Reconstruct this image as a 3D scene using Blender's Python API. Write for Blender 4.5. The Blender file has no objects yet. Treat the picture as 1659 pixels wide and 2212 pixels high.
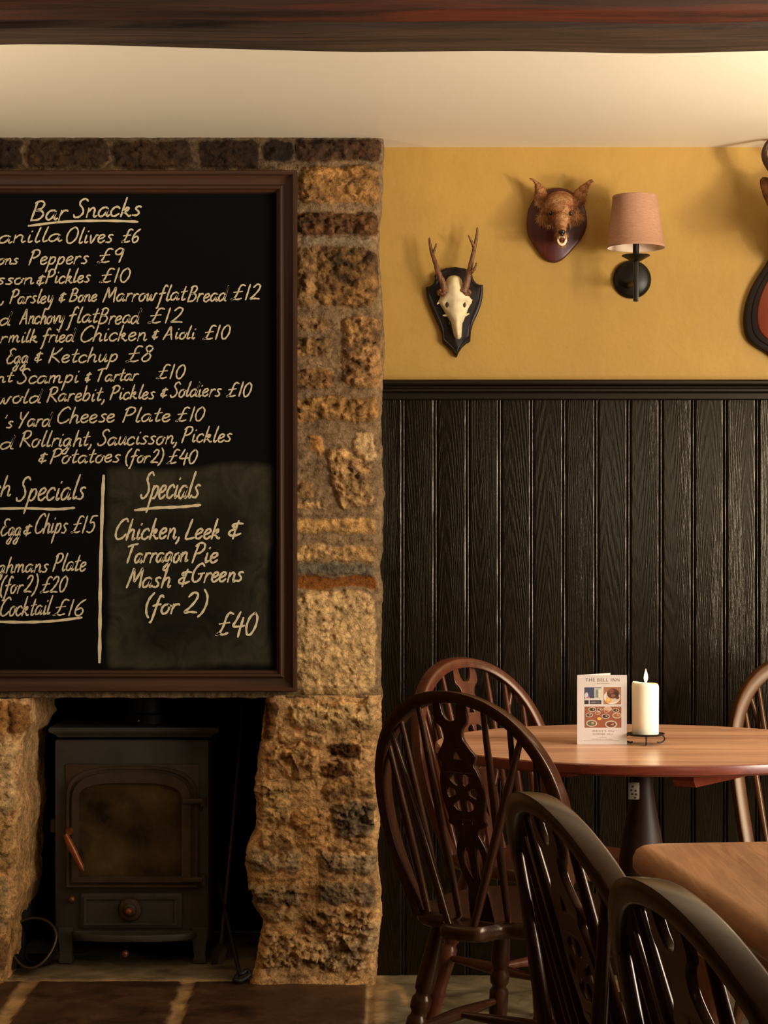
import bpy, bmesh, math, random
import numpy as np
from mathutils import Vector, Matrix, noise

random.seed(7)
SC = bpy.context.scene
COL = SC.collection
PI = math.pi

# ------------------------------------------------------------------ camera
F, HOR, CX, CAMZ = 4300.0, 1180.0, 829.5, 1.155     # focal length and horizon in photograph pixels
cam_d = bpy.data.cameras.new('camera')
cam = bpy.data.objects.new('camera', cam_d)
COL.objects.link(cam)
cam.location = (0, 0, CAMZ)
cam.rotation_euler = (PI / 2, 0, 0)
cam_d.sensor_fit = 'HORIZONTAL'
cam_d.sensor_width = 36.0
cam_d.lens = F / 1659 * 36.0
cam_d.shift_y = (HOR - 1106) / 1659
cam_d.clip_start = 0.05
cam_d.dof.use_dof = False
SC.camera = cam

# ------------------------------------------------------------------ world, lights, exposure
w = bpy.data.worlds.new('world')
SC.world = w
w.use_nodes = True
w.node_tree.nodes['Background'].inputs[0].default_value = (1.0, 0.86, 0.68, 1)
w.node_tree.nodes['Background'].inputs[1].default_value = 0.02


def area(name, loc, target, sx, sy, power, col):
    d = bpy.data.lights.new(name, 'AREA')
    d.shape = 'RECTANGLE'
    d.size, d.size_y = sx, sy
    d.energy = power
    d.color = col
    o = bpy.data.objects.new(name, d)
    COL.objects.link(o)
    o.location = loc
    o.rotation_euler = (Vector(target) - Vector(loc)).to_track_quat('-Z', 'Y').to_euler()
    return o


def point(name, loc, power, col, r):
    d = bpy.data.lights.new(name, 'POINT')
    d.energy = power
    d.color = col
    d.shadow_soft_size = r
    o = bpy.data.objects.new(name, d)
    COL.objects.link(o)
    o.location = loc
    return o


def spot(name, loc, target, power, col, deg, r):
    d = bpy.data.lights.new(name, 'SPOT')
    d.energy = power
    d.color = col
    d.spot_size = math.radians(deg)
    d.spot_blend = .6
    d.shadow_soft_size = r
    o = bpy.data.objects.new(name, d)
    COL.objects.link(o)
    o.location = loc
    o.rotation_euler = (Vector(target) - Vector(loc)).to_track_quat('-Z', 'Y').to_euler()
    return o


area('daylight_right_window', (2.58, 2.9, 1.30), (0, 3.8, 1.00), 1.3, 1.1, 120, (1.0, 0.91, 0.79))
area('daylight_rear_window', (2.33, -3.35, 1.55), (2.0, 0, 1.4), 0.55, 1.0, 15, (1.0, 0.93, 0.82))
point('lamp_bulb', (1.75, 4.55, 1.74), 4, (1.0, 0.78, 0.50), 0.05)
spot('lamp_right_upward', (1.95, 4.05, 1.60), (1.6, 4.05, 2.3), 120, (1.0, 0.90, 0.74), 140, 0.06)
spot('lamp_left_upward', (-1.5, 3.95, 1.45), (-1.2, 4.0, 2.3), 42, (1.0, 0.85, 0.67), 140, 0.06)  # unseen fill spot, added to brighten the left of the ceiling

SC.view_settings.view_transform = 'Standard'
SC.view_settings.look = 'None'
SC.view_settings.gamma = 1.0
SC.view_settings.use_curve_mapping = False
SC.view_settings.exposure = 0.0


# ------------------------------------------------------------------ helpers
def P(px, py, Y):
    return Vector(((px - CX) * Y / F, Y, CAMZ + (HOR - py) * Y / F))


def lin(h):
    """sRGB 0-255 triple to linear"""
    r = []
    for c in h:
        c = c / 255
        r.append(c / 12.92 if c <= .04045 else ((c + .055) / 1.055) ** 2.4)
    return (*r, 1.0)


class MB:
    """collects shapes; build() links them as one mesh object"""

    def __init__(self):
        self.v, self.f, self.m = [], [], []

    def add(self, vs, fs, mi=0):
        b = len(self.v)
        self.v.extend(Vector(p) for p in vs)
        for f in fs:
            self.f.append(tuple(i + b for i in f))
            self.m.append(mi)

    def add_bm(self, bm, mi=0):
        bm.verts.index_update()
        self.add([v.co.copy() for v in bm.verts], [[v.index for v in f.verts] for f in bm.faces], mi)
        bm.free()

    def box(self, lo, hi, r=0.0, mi=0, seg=2, mat=None):
        bm = bmesh.new()
        bmesh.ops.create_cube(bm, size=1)
        lo, hi = Vector(lo), Vector(hi)
        for v in bm.verts:
            v.co = Vector([lo[i] + (v.co[i] + .5) * (hi[i] - lo[i]) for i in range(3)])
        if r > 0:
            bmesh.ops.bevel(bm, geom=bm.edges[:], offset=r, segments=seg, profile=.5, affect='EDGES')
        if mat is not None:
            bm.transform(mat)
        self.add_bm(bm, mi)

    def tube(self, pts, rad, n=10, mi=0, caps=True, flat=1.0):
        pts = [Vector(p) for p in pts]
        N = len(pts)
        if not hasattr(rad, '__len__'):
            rad = [rad] * N
        vs, fs = [], []
        up = None
        for i, p in enumerate(pts):
            t = (pts[min(i + 1, N - 1)] - pts[max(i - 1, 0)]).normalized()
            if up is None:
                a = Vector((0, 0, 1)) if abs(t.z) < .9 else Vector((1, 0, 0))
                up = (a - t * a.dot(t)).normalized()
            else:
                up = (up - t * up.dot(t)).normalized()
            s = t.cross(up)
            for k in range(n):
                a = 2 * PI * k / n
                vs.append(p + (up * math.cos(a) + s * math.sin(a) * flat) * rad[i])
        for i in range(N - 1):
            for k in range(n):
                fs.append((i * n + k, i * n + (k + 1) % n, (i + 1) * n + (k + 1) % n, (i + 1) * n + k))
        if caps:
            fs.append(tuple(range(n - 1, -1, -1)))
            fs.append(tuple((N - 1) * n + k for k in range(n)))
        self.add(vs, fs, mi)

    def lathe(self, prof, base, axis=(0, 0, 1), n=32, mi=0):
        """prof: list of (radius, distance along axis)"""
        base, axis = Vector(base), Vector(axis).normalized()
        a = Vector((0, 0, 1)) if abs(axis.z) < .9 else Vector((1, 0, 0))
        u = (a - axis * a.dot(axis)).normalized()
        s = axis.cross(u)
        vs, fs = [], []
        for r, h in prof:
            r = max(r, 1e-5)
            for k in range(n):
                t = 2 * PI * k / n
                vs.append(base + axis * h + (u * math.cos(t) + s * math.sin(t)) * r)
        for i in range(len(prof) - 1):
            for k in range(n):
                fs.append((i * n + k, i * n + (k + 1) % n, (i + 1) * n + (k + 1) % n, (i + 1) * n + k))
        fs.append(tuple(range(n - 1, -1, -1)))
        fs.append(tuple((len(prof) - 1) * n + k for k in range(n)))
        self.add(vs, fs, mi)

    def rings(self, rings, mi=0, cap=True, closed=True):
        n = len(rings[0])
        vs = [p for r in rings for p in r]
        fs = []
        for i in range(len(rings) - 1):
            for k in range(n if closed else n - 1):
                fs.append((i * n + k, i * n + (k + 1) % n, (i + 1) * n + (k + 1) % n, (i + 1) * n + k))
        if cap:
            fs.append(tuple(range(n - 1, -1, -1)))
            fs.append(tuple((len(rings) - 1) * n + k for k in range(n)))
        self.add(vs, fs, mi)

    def slab(self, outline, levels, mi=0, mp=None):
        """outline: 2D pts (ccw); levels: list of (inset scale, height); mp maps (x,y,h) to a point"""
        c = Vector((sum(p[0] for p in outline), sum(p[1] for p in outline))) / len(outline)
        rg = []
        for s, h in levels:
            ring = []
            for p in outline:
                d = Vector(p) - c
                L = d.length
                q = c + d * ((L - s) / L)
                ring.append(mp(q.x, q.y, h) if mp else Vector((q.x, q.y, h)))
            rg.append(ring)
        self.rings(rg, mi)

    def ell(self, c, r, rot=None, mi=0, nu=20, nv=12):
        bm = bmesh.new()
        bmesh.ops.create_uvsphere(bm, u_segments=nu, v_segments=nv, radius=1)
        M = Matrix.Translation(Vector(c)) @ (rot.to_matrix().to_4x4() if rot else Matrix()) @ Matrix.Diagonal((*r, 1))
        bm.transform(M)
        self.add_bm(bm, mi)

    def build(self, name, mats, parent=None, angle=40, origin=None, recalc=True):
        me = bpy.data.meshes.new(name)
        o0 = Vector(origin) if origin is not None else (parent_loc(parent) if parent else Vector((0, 0, 0)))
        me.from_pydata([tuple(p - o0) for p in self.v], [], self.f)
        if not isinstance(mats, (list, tuple)):
            mats = [mats]
        for m in mats:
            me.materials.append(m)
        me.polygons.foreach_set('material_index', self.m)
        if recalc:
            bm = bmesh.new()
            bm.from_mesh(me)
            bmesh.ops.recalc_face_normals(bm, faces=bm.faces)
            bm.to_mesh(me)
            bm.free()
        me.polygons.foreach_set('use_smooth', [True] * len(me.polygons))
        me.set_sharp_from_angle(angle=math.radians(angle))
        me.update()
        o = bpy.data.objects.new(name, me)
        COL.objects.link(o)
        if parent:
            o.parent = parent
        else:
            o.location = o0
        return o


def parent_loc(p):
    v = Vector((0, 0, 0))
    while p:
        v = v + p.location
        p = p.parent
    return v


def thing(name, label, cat, loc=(0, 0, 0), group=None):
    o = bpy.data.objects.new(name, None)
    o.empty_display_size = .1
    COL.objects.link(o)
    o.location = loc
    tag(o, label, cat, group)
    return o


def tag(o, label, cat, group=None, kind=None):
    o['label'] = label
    o['category'] = cat
    if group:
        o['group'] = group
    if kind:
        o['kind'] = kind
    return o


def struct(o, label=None):
    o['kind'] = 'structure'
    if label:
        o['label'] = label
    return o


def remeshed(mb, voxel, smooth=4):
    """union of overlapping shapes as one continuous skin"""
    me = bpy.data.meshes.new('tmp')
    me.from_pydata([tuple(p) for p in mb.v], [], mb.f)
    o = bpy.data.objects.new('tmp', me)
    COL.objects.link(o)
    m = o.modifiers.new('r', 'REMESH')
    m.mode = 'VOXEL'
    m.voxel_size = voxel
    s = o.modifiers.new('s', 'SMOOTH')
    s.iterations = smooth
    s.factor = .5
    dg = bpy.context.evaluated_depsgraph_get()
    ev = o.evaluated_get(dg)
    em = bpy.data.meshes.new_from_object(ev)
    r = MB()
    r.add([v.co.copy() for v in em.vertices], [tuple(p.vertices) for p in em.polygons])
    bpy.data.objects.remove(o)
    bpy.data.meshes.remove(me)
    bpy.data.meshes.remove(em)
    return r


def catmull(pts, k=6):
    pts = [Vector(p) for p in pts]
    if len(pts) < 3:
        return pts
    out = []
    for i in range(len(pts) - 1):
        p0 = pts[max(i - 1, 0)]
        p1, p2 = pts[i], pts[i + 1]
        p3 = pts[min(i + 2, len(pts) - 1)]
        for j in range(k):
            t = j / k
            out.append(.5 * ((2 * p1) + (p2 - p0) * t + (2 * p0 - 5 * p1 + 4 * p2 - p3) * t * t + (3 * p1 - p0 - 3 * p2 + p3) * t ** 3))
    out.append(pts[-1])
    return out


# ------------------------------------------------------------------ materials
class NT:
    def __init__(self, name):
        self.mat = bpy.data.materials.new(name)
        self.mat.use_nodes = True
        self.t = self.mat.node_tree
        self.b = self.t.nodes['Principled BSDF']

    def n(self, typ, **kw):
        x = self.t.nodes.new(typ)
        for k, v in kw.items():
            if hasattr(x, k):
                setattr(x, k, v)
            else:
                x.inputs[k].default_value = v
        return x

    def l(self, a, b):
        self.t.links.new(a, b)

    def coords(self, scale=(1, 1, 1), rot=(0, 0, 0), loc=(0, 0, 0)):
        tc = self.n('ShaderNodeTexCoord')
        mp = self.n('ShaderNodeMapping')
        mp.inputs['Scale'].default_value = scale
        mp.inputs['Rotation'].default_value = rot
        mp.inputs['Location'].default_value = loc
        self.l(tc.outputs['Object'], mp.inputs[0])
        return mp.outputs[0]

    def noise(self, co, scale, detail=4, rough=.55, dist=0.0):
        x = self.n('ShaderNodeTexNoise')
        x.inputs['Scale'].default_value = scale
        x.inputs['Detail'].default_value = detail
        x.inputs['Roughness'].default_value = rough
        x.inputs['Distortion'].default_value = dist
        self.l(co, x.inputs['Vector'])
        return x.outputs['Fac']

    def ramp(self, fac, stops):
        r = self.n('ShaderNodeValToRGB')
        e = r.color_ramp.elements
        while len(e) < len(stops):
            e.new(.5)
        for i, (p, c) in enumerate(stops):
            e[i].position = p
            e[i].color = c if len(c) == 4 else (*c, 1)
        self.l(fac, r.inputs[0])
        return r.outputs[0]

    def mix(self, fac, a, b, mode='MIX'):
        m = self.n('ShaderNodeMix', data_type='RGBA', blend_type=mode)
        for s, v in ((m.inputs[0], fac), (m.inputs[6], a), (m.inputs[7], b)):
            if isinstance(v, (int, float)):
                s.default_value = v
            elif isinstance(v, tuple):
                s.default_value = v
            else:
                self.l(v, s)
        return m.outputs[2]

    def math(self, op, a, b=None):
        m = self.n('ShaderNodeMath', operation=op)
        for s, v in ((m.inputs[0], a), (m.inputs[1], b)):
            if v is None:
                continue
            if isinstance(v, (int, float)):
                s.default_value = v
            else:
                self.l(v, s)
        return m.outputs[0]

    def bump(self, h, dist, strength=1.0, normal=None):
        b = self.n('ShaderNodeBump')
        b.inputs['Strength'].default_value = strength
        b.inputs['Distance'].default_value = dist
        self.l(h, b.inputs['Height'])
        if normal is not None:
            self.l(normal, b.inputs['Normal'])
        self.l(b.outputs[0], self.b.inputs['Normal'])
        return b.outputs[0]

    def base(self, c):
        if isinstance(c, tuple):
            self.b.inputs['Base Color'].default_value = c
        else:
            self.l(c, self.b.inputs['Base Color'])

    def set(self, **kw):
        for k, v in kw.items():
            self.b.inputs[k.replace('_', ' ')].default_value = v
        return self


def plain(name, col, rough=.5, metal=0.0, var=.15, vs=30, bump=0.0, bs=80, coat=0.0, spec=.5):
    t = NT(name)
    co = t.coords()
    f = t.noise(co, vs, 4)
    c = lin(col)
    d = tuple(x * (1 - var) for x in c[:3]) + (1,)
    b = tuple(min(1, x * (1 + var)) for x in c[:3]) + (1,)
    t.base(t.ramp(f, [(.3, d), (.7, b)]))
    t.set(Roughness=rough, Metallic=metal, Coat_Weight=coat, Specular_IOR_Level=spec)
    if bump:
        t.bump(t.noise(co, bs, 5), bump)
    return t.mat


def wood(name, dark, light, axis='Z', scale=1.0, rough=.35, bump=.0004, coat=0.0, coat_r=.15, red=None, stretch=.06, spec=.5, tint=(1, 1, 1, 1)):
    t = NT(name)
    t.b.inputs['Specular Tint'].default_value = tint
    sc = {'X': (stretch, 1, 1), 'Y': (1, stretch, 1), 'Z': (1, 1, stretch)}[axis]
    co = t.coords(sc)
    a = t.noise(co, 60 * scale, 6, .65, 1.2)
    b = t.noise(co, 9 * scale, 3, .5, .6)
    f = t.math('ADD', t.math('MULTIPLY', a, .6), t.math('MULTIPLY', b, .4))
    c = t.ramp(f, [(.32, lin(dark)), (.66, lin(light))])
    if red:
        r = t.noise(t.coords((1, 1, 1)), 5 * scale, 3)
        c = t.mix(t.ramp(r, [(.45, (0, 0, 0)), (.62, (1, 1, 1))]), c, lin(red))
    t.base(c)
    t.set(Roughness=rough, Coat_Weight=coat, Coat_Roughness=coat_r, Specular_IOR_Level=spec)
    if bump:
        t.bump(a, bump)
    return t.mat


M = {}
M['dark_wood'] = wood('dark_chair_wood', (33, 16, 8), (60, 31, 16), 'Z', .8, .27, .0001, coat=.0, coat_r=.2, spec=.34, tint=(1, .80, .58, 1))
M['red_wood'] = wood('mahogany_chair_wood', (58, 28, 17), (96, 50, 32), 'Z', .8, .3, .0001, coat=.0, spec=.45, tint=(1, .80, .58, 1))
M['brown_wood'] = wood('brown_chair_wood', (54, 31, 15), (90, 54, 27), 'Z', .8, .33, .0001, coat=.0, spec=.45, tint=(1, .80, .58, 1))
M['table_wood'] = wood('round_table_wood', (156, 100, 70), (232, 178, 138), 'X', .7, .34, .0002, coat=.25, coat_r=.18)
M['table_edge'] = wood('round_table_edge', (80, 26, 12), (128, 56, 32), 'X', .7, .35, .0002, coat=.3, coat_r=.2)
M['oak_top'] = wood('oblong_table_wood', (128, 82, 52), (196, 140, 100), 'Y', 1.3, .36, .0003, coat=.2, coat_r=.25)
M['bearer_red'] = wood('red_bearer_wood', (110, 40, 22), (150, 66, 42), 'Y', .7, .4, .0002)
M['pedestal'] = wood('pedestal_wood', (34, 20, 12), (60, 38, 24), 'Z', .8, .5, .0002, spec=.25)
M['frame_wood'] = wood('frame_wood', (40, 23, 13), (78, 47, 27), 'X', 1.0, .55, .0003, stretch=.03, spec=.25)
M['frame_wood_up'] = wood('frame_wood_upright', (40, 23, 13), (78, 47, 27), 'Z', 1.0, .55, .0003, stretch=.03, spec=.25)
M['black_wood'] = wood('black_shield_wood', (18, 11, 7), (34, 21, 13), 'Z', 1.0, .45, .0003, spec=.25)
M['red_shield'] = wood('red_shield_wood', (58, 16, 8), (88, 28, 14), 'Z', 1.0, .4, .0003)
M['stag_red'] = wood('stag_shield_wood', (90, 32, 10), (132, 54, 18), 'Z', 1.0, .35, .0003)
M['iron'] = plain('black_iron', (26, 25, 23), .5, .4, .25, 20, .0006, 120)
M['stove'] = plain('stove_iron', (66, 62, 52), .55, .0, .25, 12, .0005, 150)
M['stove_rust'] = plain('stove_door_iron', (72, 55, 36), .5, .1, .3, 14, .0005, 150)
M['copper'] = plain('worn_copper_handle', (150, 84, 48), .35, .5, .2, 40)
M['brass'] = plain('dull_brass', (120, 82, 44), .4, .6, .2, 40)
M['soot_glass'] = None
M['lamp_iron'] = plain('bronze_lamp_metal', (28, 24, 16), .4, .5, .2, 30)
M['steel'] = plain('dull_steel_plate', (150, 140, 120), .45, .6, .15, 60)
M['hole'] = plain('screw_hole', (20, 16, 12), .8)
M['bone'] = plain('old_bone', (226, 206, 160), .6, 0, .18, 40, .0008, 90)
M['bone_dark'] = plain('bone_hollow', (60, 38, 18), .8, 0, .3, 60)
M['nose'] = plain('black_nose', (16, 14, 14), .3)
M['eye'] = plain('glass_eye', (14, 10, 8), .05, 0, .1, 30, coat=1.0)
M['teeth'] = plain('ivory_teeth', (236, 212, 176), .4)
M['mouth'] = plain('mouth_lining', (120, 46, 26), .6)
M['chalk'] = plain('chalk_ink', (206, 188, 150), .9, 0, .12, 60)
M['paper'] = plain('matt_card', (204, 192, 182), .7, 0, .03, 20)
M['ink'] = plain('printed_ink', (104, 84, 74), .8)
M['wick'] = plain('burnt_wick', (20, 14, 10), .9)
M['mortar_floor'] = None


def soot_glass():
    t = NT('smoked_stove_glass')
    co = t.coords()
    f = t.noise(co, 7, 4, .6)
    t.base(t.ramp(f, [(.35, lin((34, 24, 12))), (.7, lin((96, 76, 42)))]))
    t.set(Roughness=.22, Specular_IOR_Level=.6)
    return t.mat


M['soot_glass'] = soot_glass()


def antler_mat():
    t = NT('antler_horn')
    co = t.coords((1, 1, .25))
    f = t.noise(co, 220, 5, .6)
    t.base(t.ramp(f, [(.35, lin((64, 34, 16))), (.65, lin((142, 92, 50)))]))
    t.set(Roughness=.5)
    t.bump(f, .0012)
    return t.mat


M['antler'] = antler_mat()


def fur_mat(name, a, b, c):
    t = NT(name)
    co = t.coords()
    f = t.noise(co, 26, 5, .6)
    g = t.noise(co, 300, 3, .6)
    col = t.ramp(f, [(.3, lin(a)), (.5, lin(b)), (.72, lin(c))])
    t.base(col)
    t.set(Roughness=.8, Specular_IOR_Level=.2)
    t.bump(g, .002)
    return t.mat


M['fox_fur'] = fur_mat('fox_fur', (106, 62, 34), (160, 106, 64), (190, 150, 104))
M['fox_pale'] = fur_mat('pale_fox_fur', (150, 100, 50), (196, 150, 96), (214, 176, 124))
M['fox_ear'] = fur_mat('dark_ear_fur', (70, 34, 16), (120, 62, 28), (150, 86, 42))
M['stag_fur'] = fur_mat('stag_fur', (74, 44, 22), (110, 68, 36), (140, 92, 52))


def linen():
    t = NT('pink_linen_shade')
    co = t.coords((1, 1, 1))
    wv = t.noise(t.coords((12, 12, 260)), 6, 2)
    t.base(t.ramp(wv, [(.3, lin((158, 114, 86))), (.7, lin((184, 140, 110)))]))
    t.set(Roughness=.9, Specular_IOR_Level=.2)
    t.bump(wv, .0006)
    return t.mat


M['linen'] = linen()
M['liner'] = plain('white_shade_liner', (232, 206, 178), .8, 0, .04)


def wax():
    t = NT('cream_wax')
    t.base(lin((253, 244, 218)))
    t.set(Roughness=.4, Subsurface_Weight=.35, Subsurface_Scale=.012)
    t.b.inputs['Subsurface Radius'].default_value = (1.0, .7, .35)
    return t.mat


M['wax'] = wax()


def flame():
    m = bpy.data.materials.new('candle_flame')
    m.use_nodes = True
    t = m.node_tree
    t.nodes.clear()
    e = t.nodes.new('ShaderNodeEmission')
    o = t.nodes.new('ShaderNodeOutputMaterial')
    e.inputs[0].default_value = (1.0, .62, .22, 1)
    e.inputs[1].default_value = 9
    t.links.new(e.outputs[0], o.inputs[0])
    return m


M['flame'] = flame()


def plaster(name, c, var, bump, sc=5):
    t = NT(name)
    co = t.coords()
    f = t.noise(co, sc, 5, .6)
    cl = lin(c)
    t.base(t.ramp(f, [(.3, tuple(x * (1 - var) for x in cl[:3]) + (1,)), (.7, tuple(min(1, x * (1 + var)) for x in cl[:3]) + (1,))]))
    t.set(Roughness=.55, Specular_IOR_Level=.35)
    h = t.math('ADD', t.noise(co, 14, 4), t.math('MULTIPLY', t.noise(co, 140, 3), .12))
    t.bump(h, bump)
    return t.mat


M['yellow'] = plaster('ochre_wall_paint', (178, 139, 64), .05, .003)
M['cream'] = plaster('cream_ceiling_paint', (236, 223, 196), .012, .0006, 3)
M['room'] = plaster('room_wall_paint', (112, 80, 48), .05, .003)


def vcol_stone():
    t = NT('rubble_stone')
    at = t.n('ShaderNodeAttribute')
    at.attribute_name = 'tone'
    co = t.coords()
    f = t.noise(co, 46, 6, .65)
    g = t.noise(co, 260, 4, .6)
    v = t.ramp(f, [(.25, (.54, .50, .45)), (.75, (1.40, 1.38, 1.33))])
    k = t.noise(co, 85, 7, .7, .6)
    v2 = t.ramp(k, [(.36, (.50, .42, .34)), (.50, (1, 1, 1)), (.68, (1.32, 1.28, 1.2))])
    t.base(t.mix(1.0, t.mix(1.0, at.outputs['Color'], v, 'MULTIPLY'), v2, 'MULTIPLY'))
    t.set(Roughness=.85, Specular_IOR_Level=.25)
    h = t.math('ADD', t.math('ADD', f, t.math('MULTIPLY', k, .7)), t.math('MULTIPLY', g, .35))
    t.bump(h, .008)
    return t.mat


M['stone'] = vcol_stone()


def panel_mat():
    t = NT('black_gloss_boards')
    tc = t.n('ShaderNodeTexCoord')
    sep = t.n('ShaderNodeSeparateXYZ')
    t.l(tc.outputs['Object'], sep.inputs[0])
    idx = t.math('FLOOR', t.math('DIVIDE', t.math('ADD', sep.outputs[0], 20 * PITCH - GX0), PITCH))
    wn = t.n('ShaderNodeTexWhiteNoise', noise_dimensions='1D')
    t.l(idx, wn.inputs['W'])
    ws = t.n('ShaderNodeSeparateColor')
    t.l(wn.outputs['Color'], ws.inputs[0])
    # local x in the board, centre shifted per board, z squeezed so the rings open into long cathedrals
    lx = t.math('SUBTRACT', t.math('SUBTRACT', t.math('ADD', sep.outputs[0], 20 * PITCH - GX0), t.math('MULTIPLY', idx, PITCH)),
                t.math('MULTIPLY', ws.outputs[0], PITCH))
    lz = t.math('MULTIPLY', t.math('SUBTRACT', sep.outputs[2], t.math('MULTIPLY', ws.outputs[1], 2.2)), .055)
    cmb = t.n('ShaderNodeCombineXYZ')
    t.l(lx, cmb.inputs[0])
    t.l(lz, cmb.inputs[1])
    t.l(t.math('MULTIPLY', idx, 3.7), cmb.inputs[2])
    nz = t.n('ShaderNodeTexNoise')
    nz.inputs['Scale'].default_value = 22
    nz.inputs['Detail'].default_value = 3
    t.l(cmb.outputs[0], nz.inputs['Vector'])
    rr = t.math('SQRT', t.math('ADD', t.math('MULTIPLY', lx, lx), t.math('MULTIPLY', lz, lz)))
    ph = t.math('ADD', t.math('MULTIPLY', rr, 1650), t.math('MULTIPLY', nz.outputs['Fac'], 34))
    ring = t.math('ADD', t.math('MULTIPLY', t.math('SINE', ph), .5), .5)
    fib = t.noise(t.coords((1, 1, .03)), 420, 4, .6)
    spk = t.noise(t.coords((1, 1, .22)), 260, 3, .6)
    h = t.math('ADD', t.math('MULTIPLY', ring, .45), t.math('ADD', t.math('MULTIPLY', fib, .35), t.math('MULTIPLY', spk, .9)))
    t.base(t.ramp(ring, [(.2, lin((10, 7, 4))), (.9, lin((21, 15, 8)))]))
    t.set(Roughness=.2, Specular_IOR_Level=.44, Coat_Weight=.0, Coat_Roughness=.12)
    t.b.inputs['Specular Tint'].default_value = (1.0, .84, .58, 1)
    t.bump(h, .00038, .9)
    return t.mat


# ------------------------------------------------------------------ main distances
YW = 5.37            # face of the boarding
YP = 5.39            # plaster above it
YB = 5.262           # face of the stone chimney breast
ZC = CAMZ + (HOR - 318) * YP / F      # ceiling height
PITCH = 69.5 * YW / F
GX0 = (872 - CX) * YW / F             # first groove
M['panel'] = panel_mat()
M['rail'] = wood('black_gloss_rail', (11, 8, 5), (23, 17, 11), 'X', 1.0, .35, .0003, stretch=.03, spec=.35, tint=(1, .84, .62, 1))

# ------------------------------------------------------------------ room shell
XL, XR, YR = -2.2, 2.6, -3.4
b = MB()
b.box((-.16, YP, 0), (XR + .1, YP + .12, ZC + .1))
struct(b.build('wall_back', M['yellow']), 'ochre painted plaster wall above the black boarding')
b = MB()
b.box((XL - .1, YR - .1, ZC), (XR + .1, YP + .7, ZC + .12))
struct(b.build('ceiling', M['cream']), 'cream painted plaster ceiling')


def wall_with_hole(name, axis, pos, a0, a1, h0, h1, z0, z1, th):
    m = MB()
    for (p0, p1, q0, q1) in ((a0, h0, 0, ZC), (h1, a1, 0, ZC), (h0, h1, 0, z0), (h0, h1, z1, ZC)):
        if axis == 'X':
            m.box((pos, p0, q0), (pos + th, p1, q1))
        else:
            m.box((p0, pos - th, q0), (p1, pos, q1))
    struct(m.build(name, M['room']))


wall_with_hole('wall_right', 'X', XR, YR, YP, 2.2, 3.6, .70, 1.90, .1)
wall_with_hole('wall_rear', 'Y', YR, XL, XR, 2.04, 2.59, 1.03, 2.07, .1)
b = MB()
b.box((XL - .1, YR, 0), (XL, YB + .9, ZC))
struct(b.build('wall_left', M['room']))


# flagstone floor: slabs standing a little above the joints
def floor_mat():
    t = NT('worn_flagstone')
    at = t.n('ShaderNodeAttribute')
    at.attribute_name = 'tone'
    co = t.coords()
    f = t.noise(co, 9, 6, .65, .4)
    g = t.noise(co, 90, 4, .6)
    v = t.ramp(f, [(.30, (.34, .31, .27)), (.70, (1.55, 1.5, 1.4))])
    t.base(t.mix(1.0, at.outputs['Color'], v, 'MULTIPLY'))
    t.set(Specular_IOR_Level=.4)
    t.l(t.ramp(f, [(.3, (.42, .42, .42)), (.7, (.62, .62, .62))]), t.b.inputs['Roughness'])
    t.bump(t.math('ADD', f, t.math('MULTIPLY', g, .25)), .006)
    return t.mat


def color_mesh(name, verts, faces, tones, mat, angle=60):
    me = bpy.data.meshes.new(name)
    me.from_pydata(verts, [], faces)
    at = me.color_attributes.new('tone', 'FLOAT_COLOR', 'POINT')
    at.data.foreach_set('color', np.asarray(tones, dtype=np.float32).ravel())
    me.materials.append(mat)
    me.polygons.foreach_set('use_smooth', [True] * len(me.polygons))
    me.update()
    o = bpy.data.objects.new(name, me)
    COL.objects.link(o)
    return o


def sstep(a, b, x):
    t = np.clip((x - a) / (b - a), 0, 1)
    return t * t * (3 - 2 * t)


def fbm(X, Y, Z, sc, octv=4, off=0.0):
    out = np.empty(X.size)
    xr, yr, zr = X.ravel(), Y.ravel(), Z.ravel()
    for i in range(X.size):
        out[i] = noise.fractal(Vector((xr[i] * sc + off, yr[i] * sc, zr[i] * sc)), 0.9, 2.1, octv)
    return out.reshape(X.shape)


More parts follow.
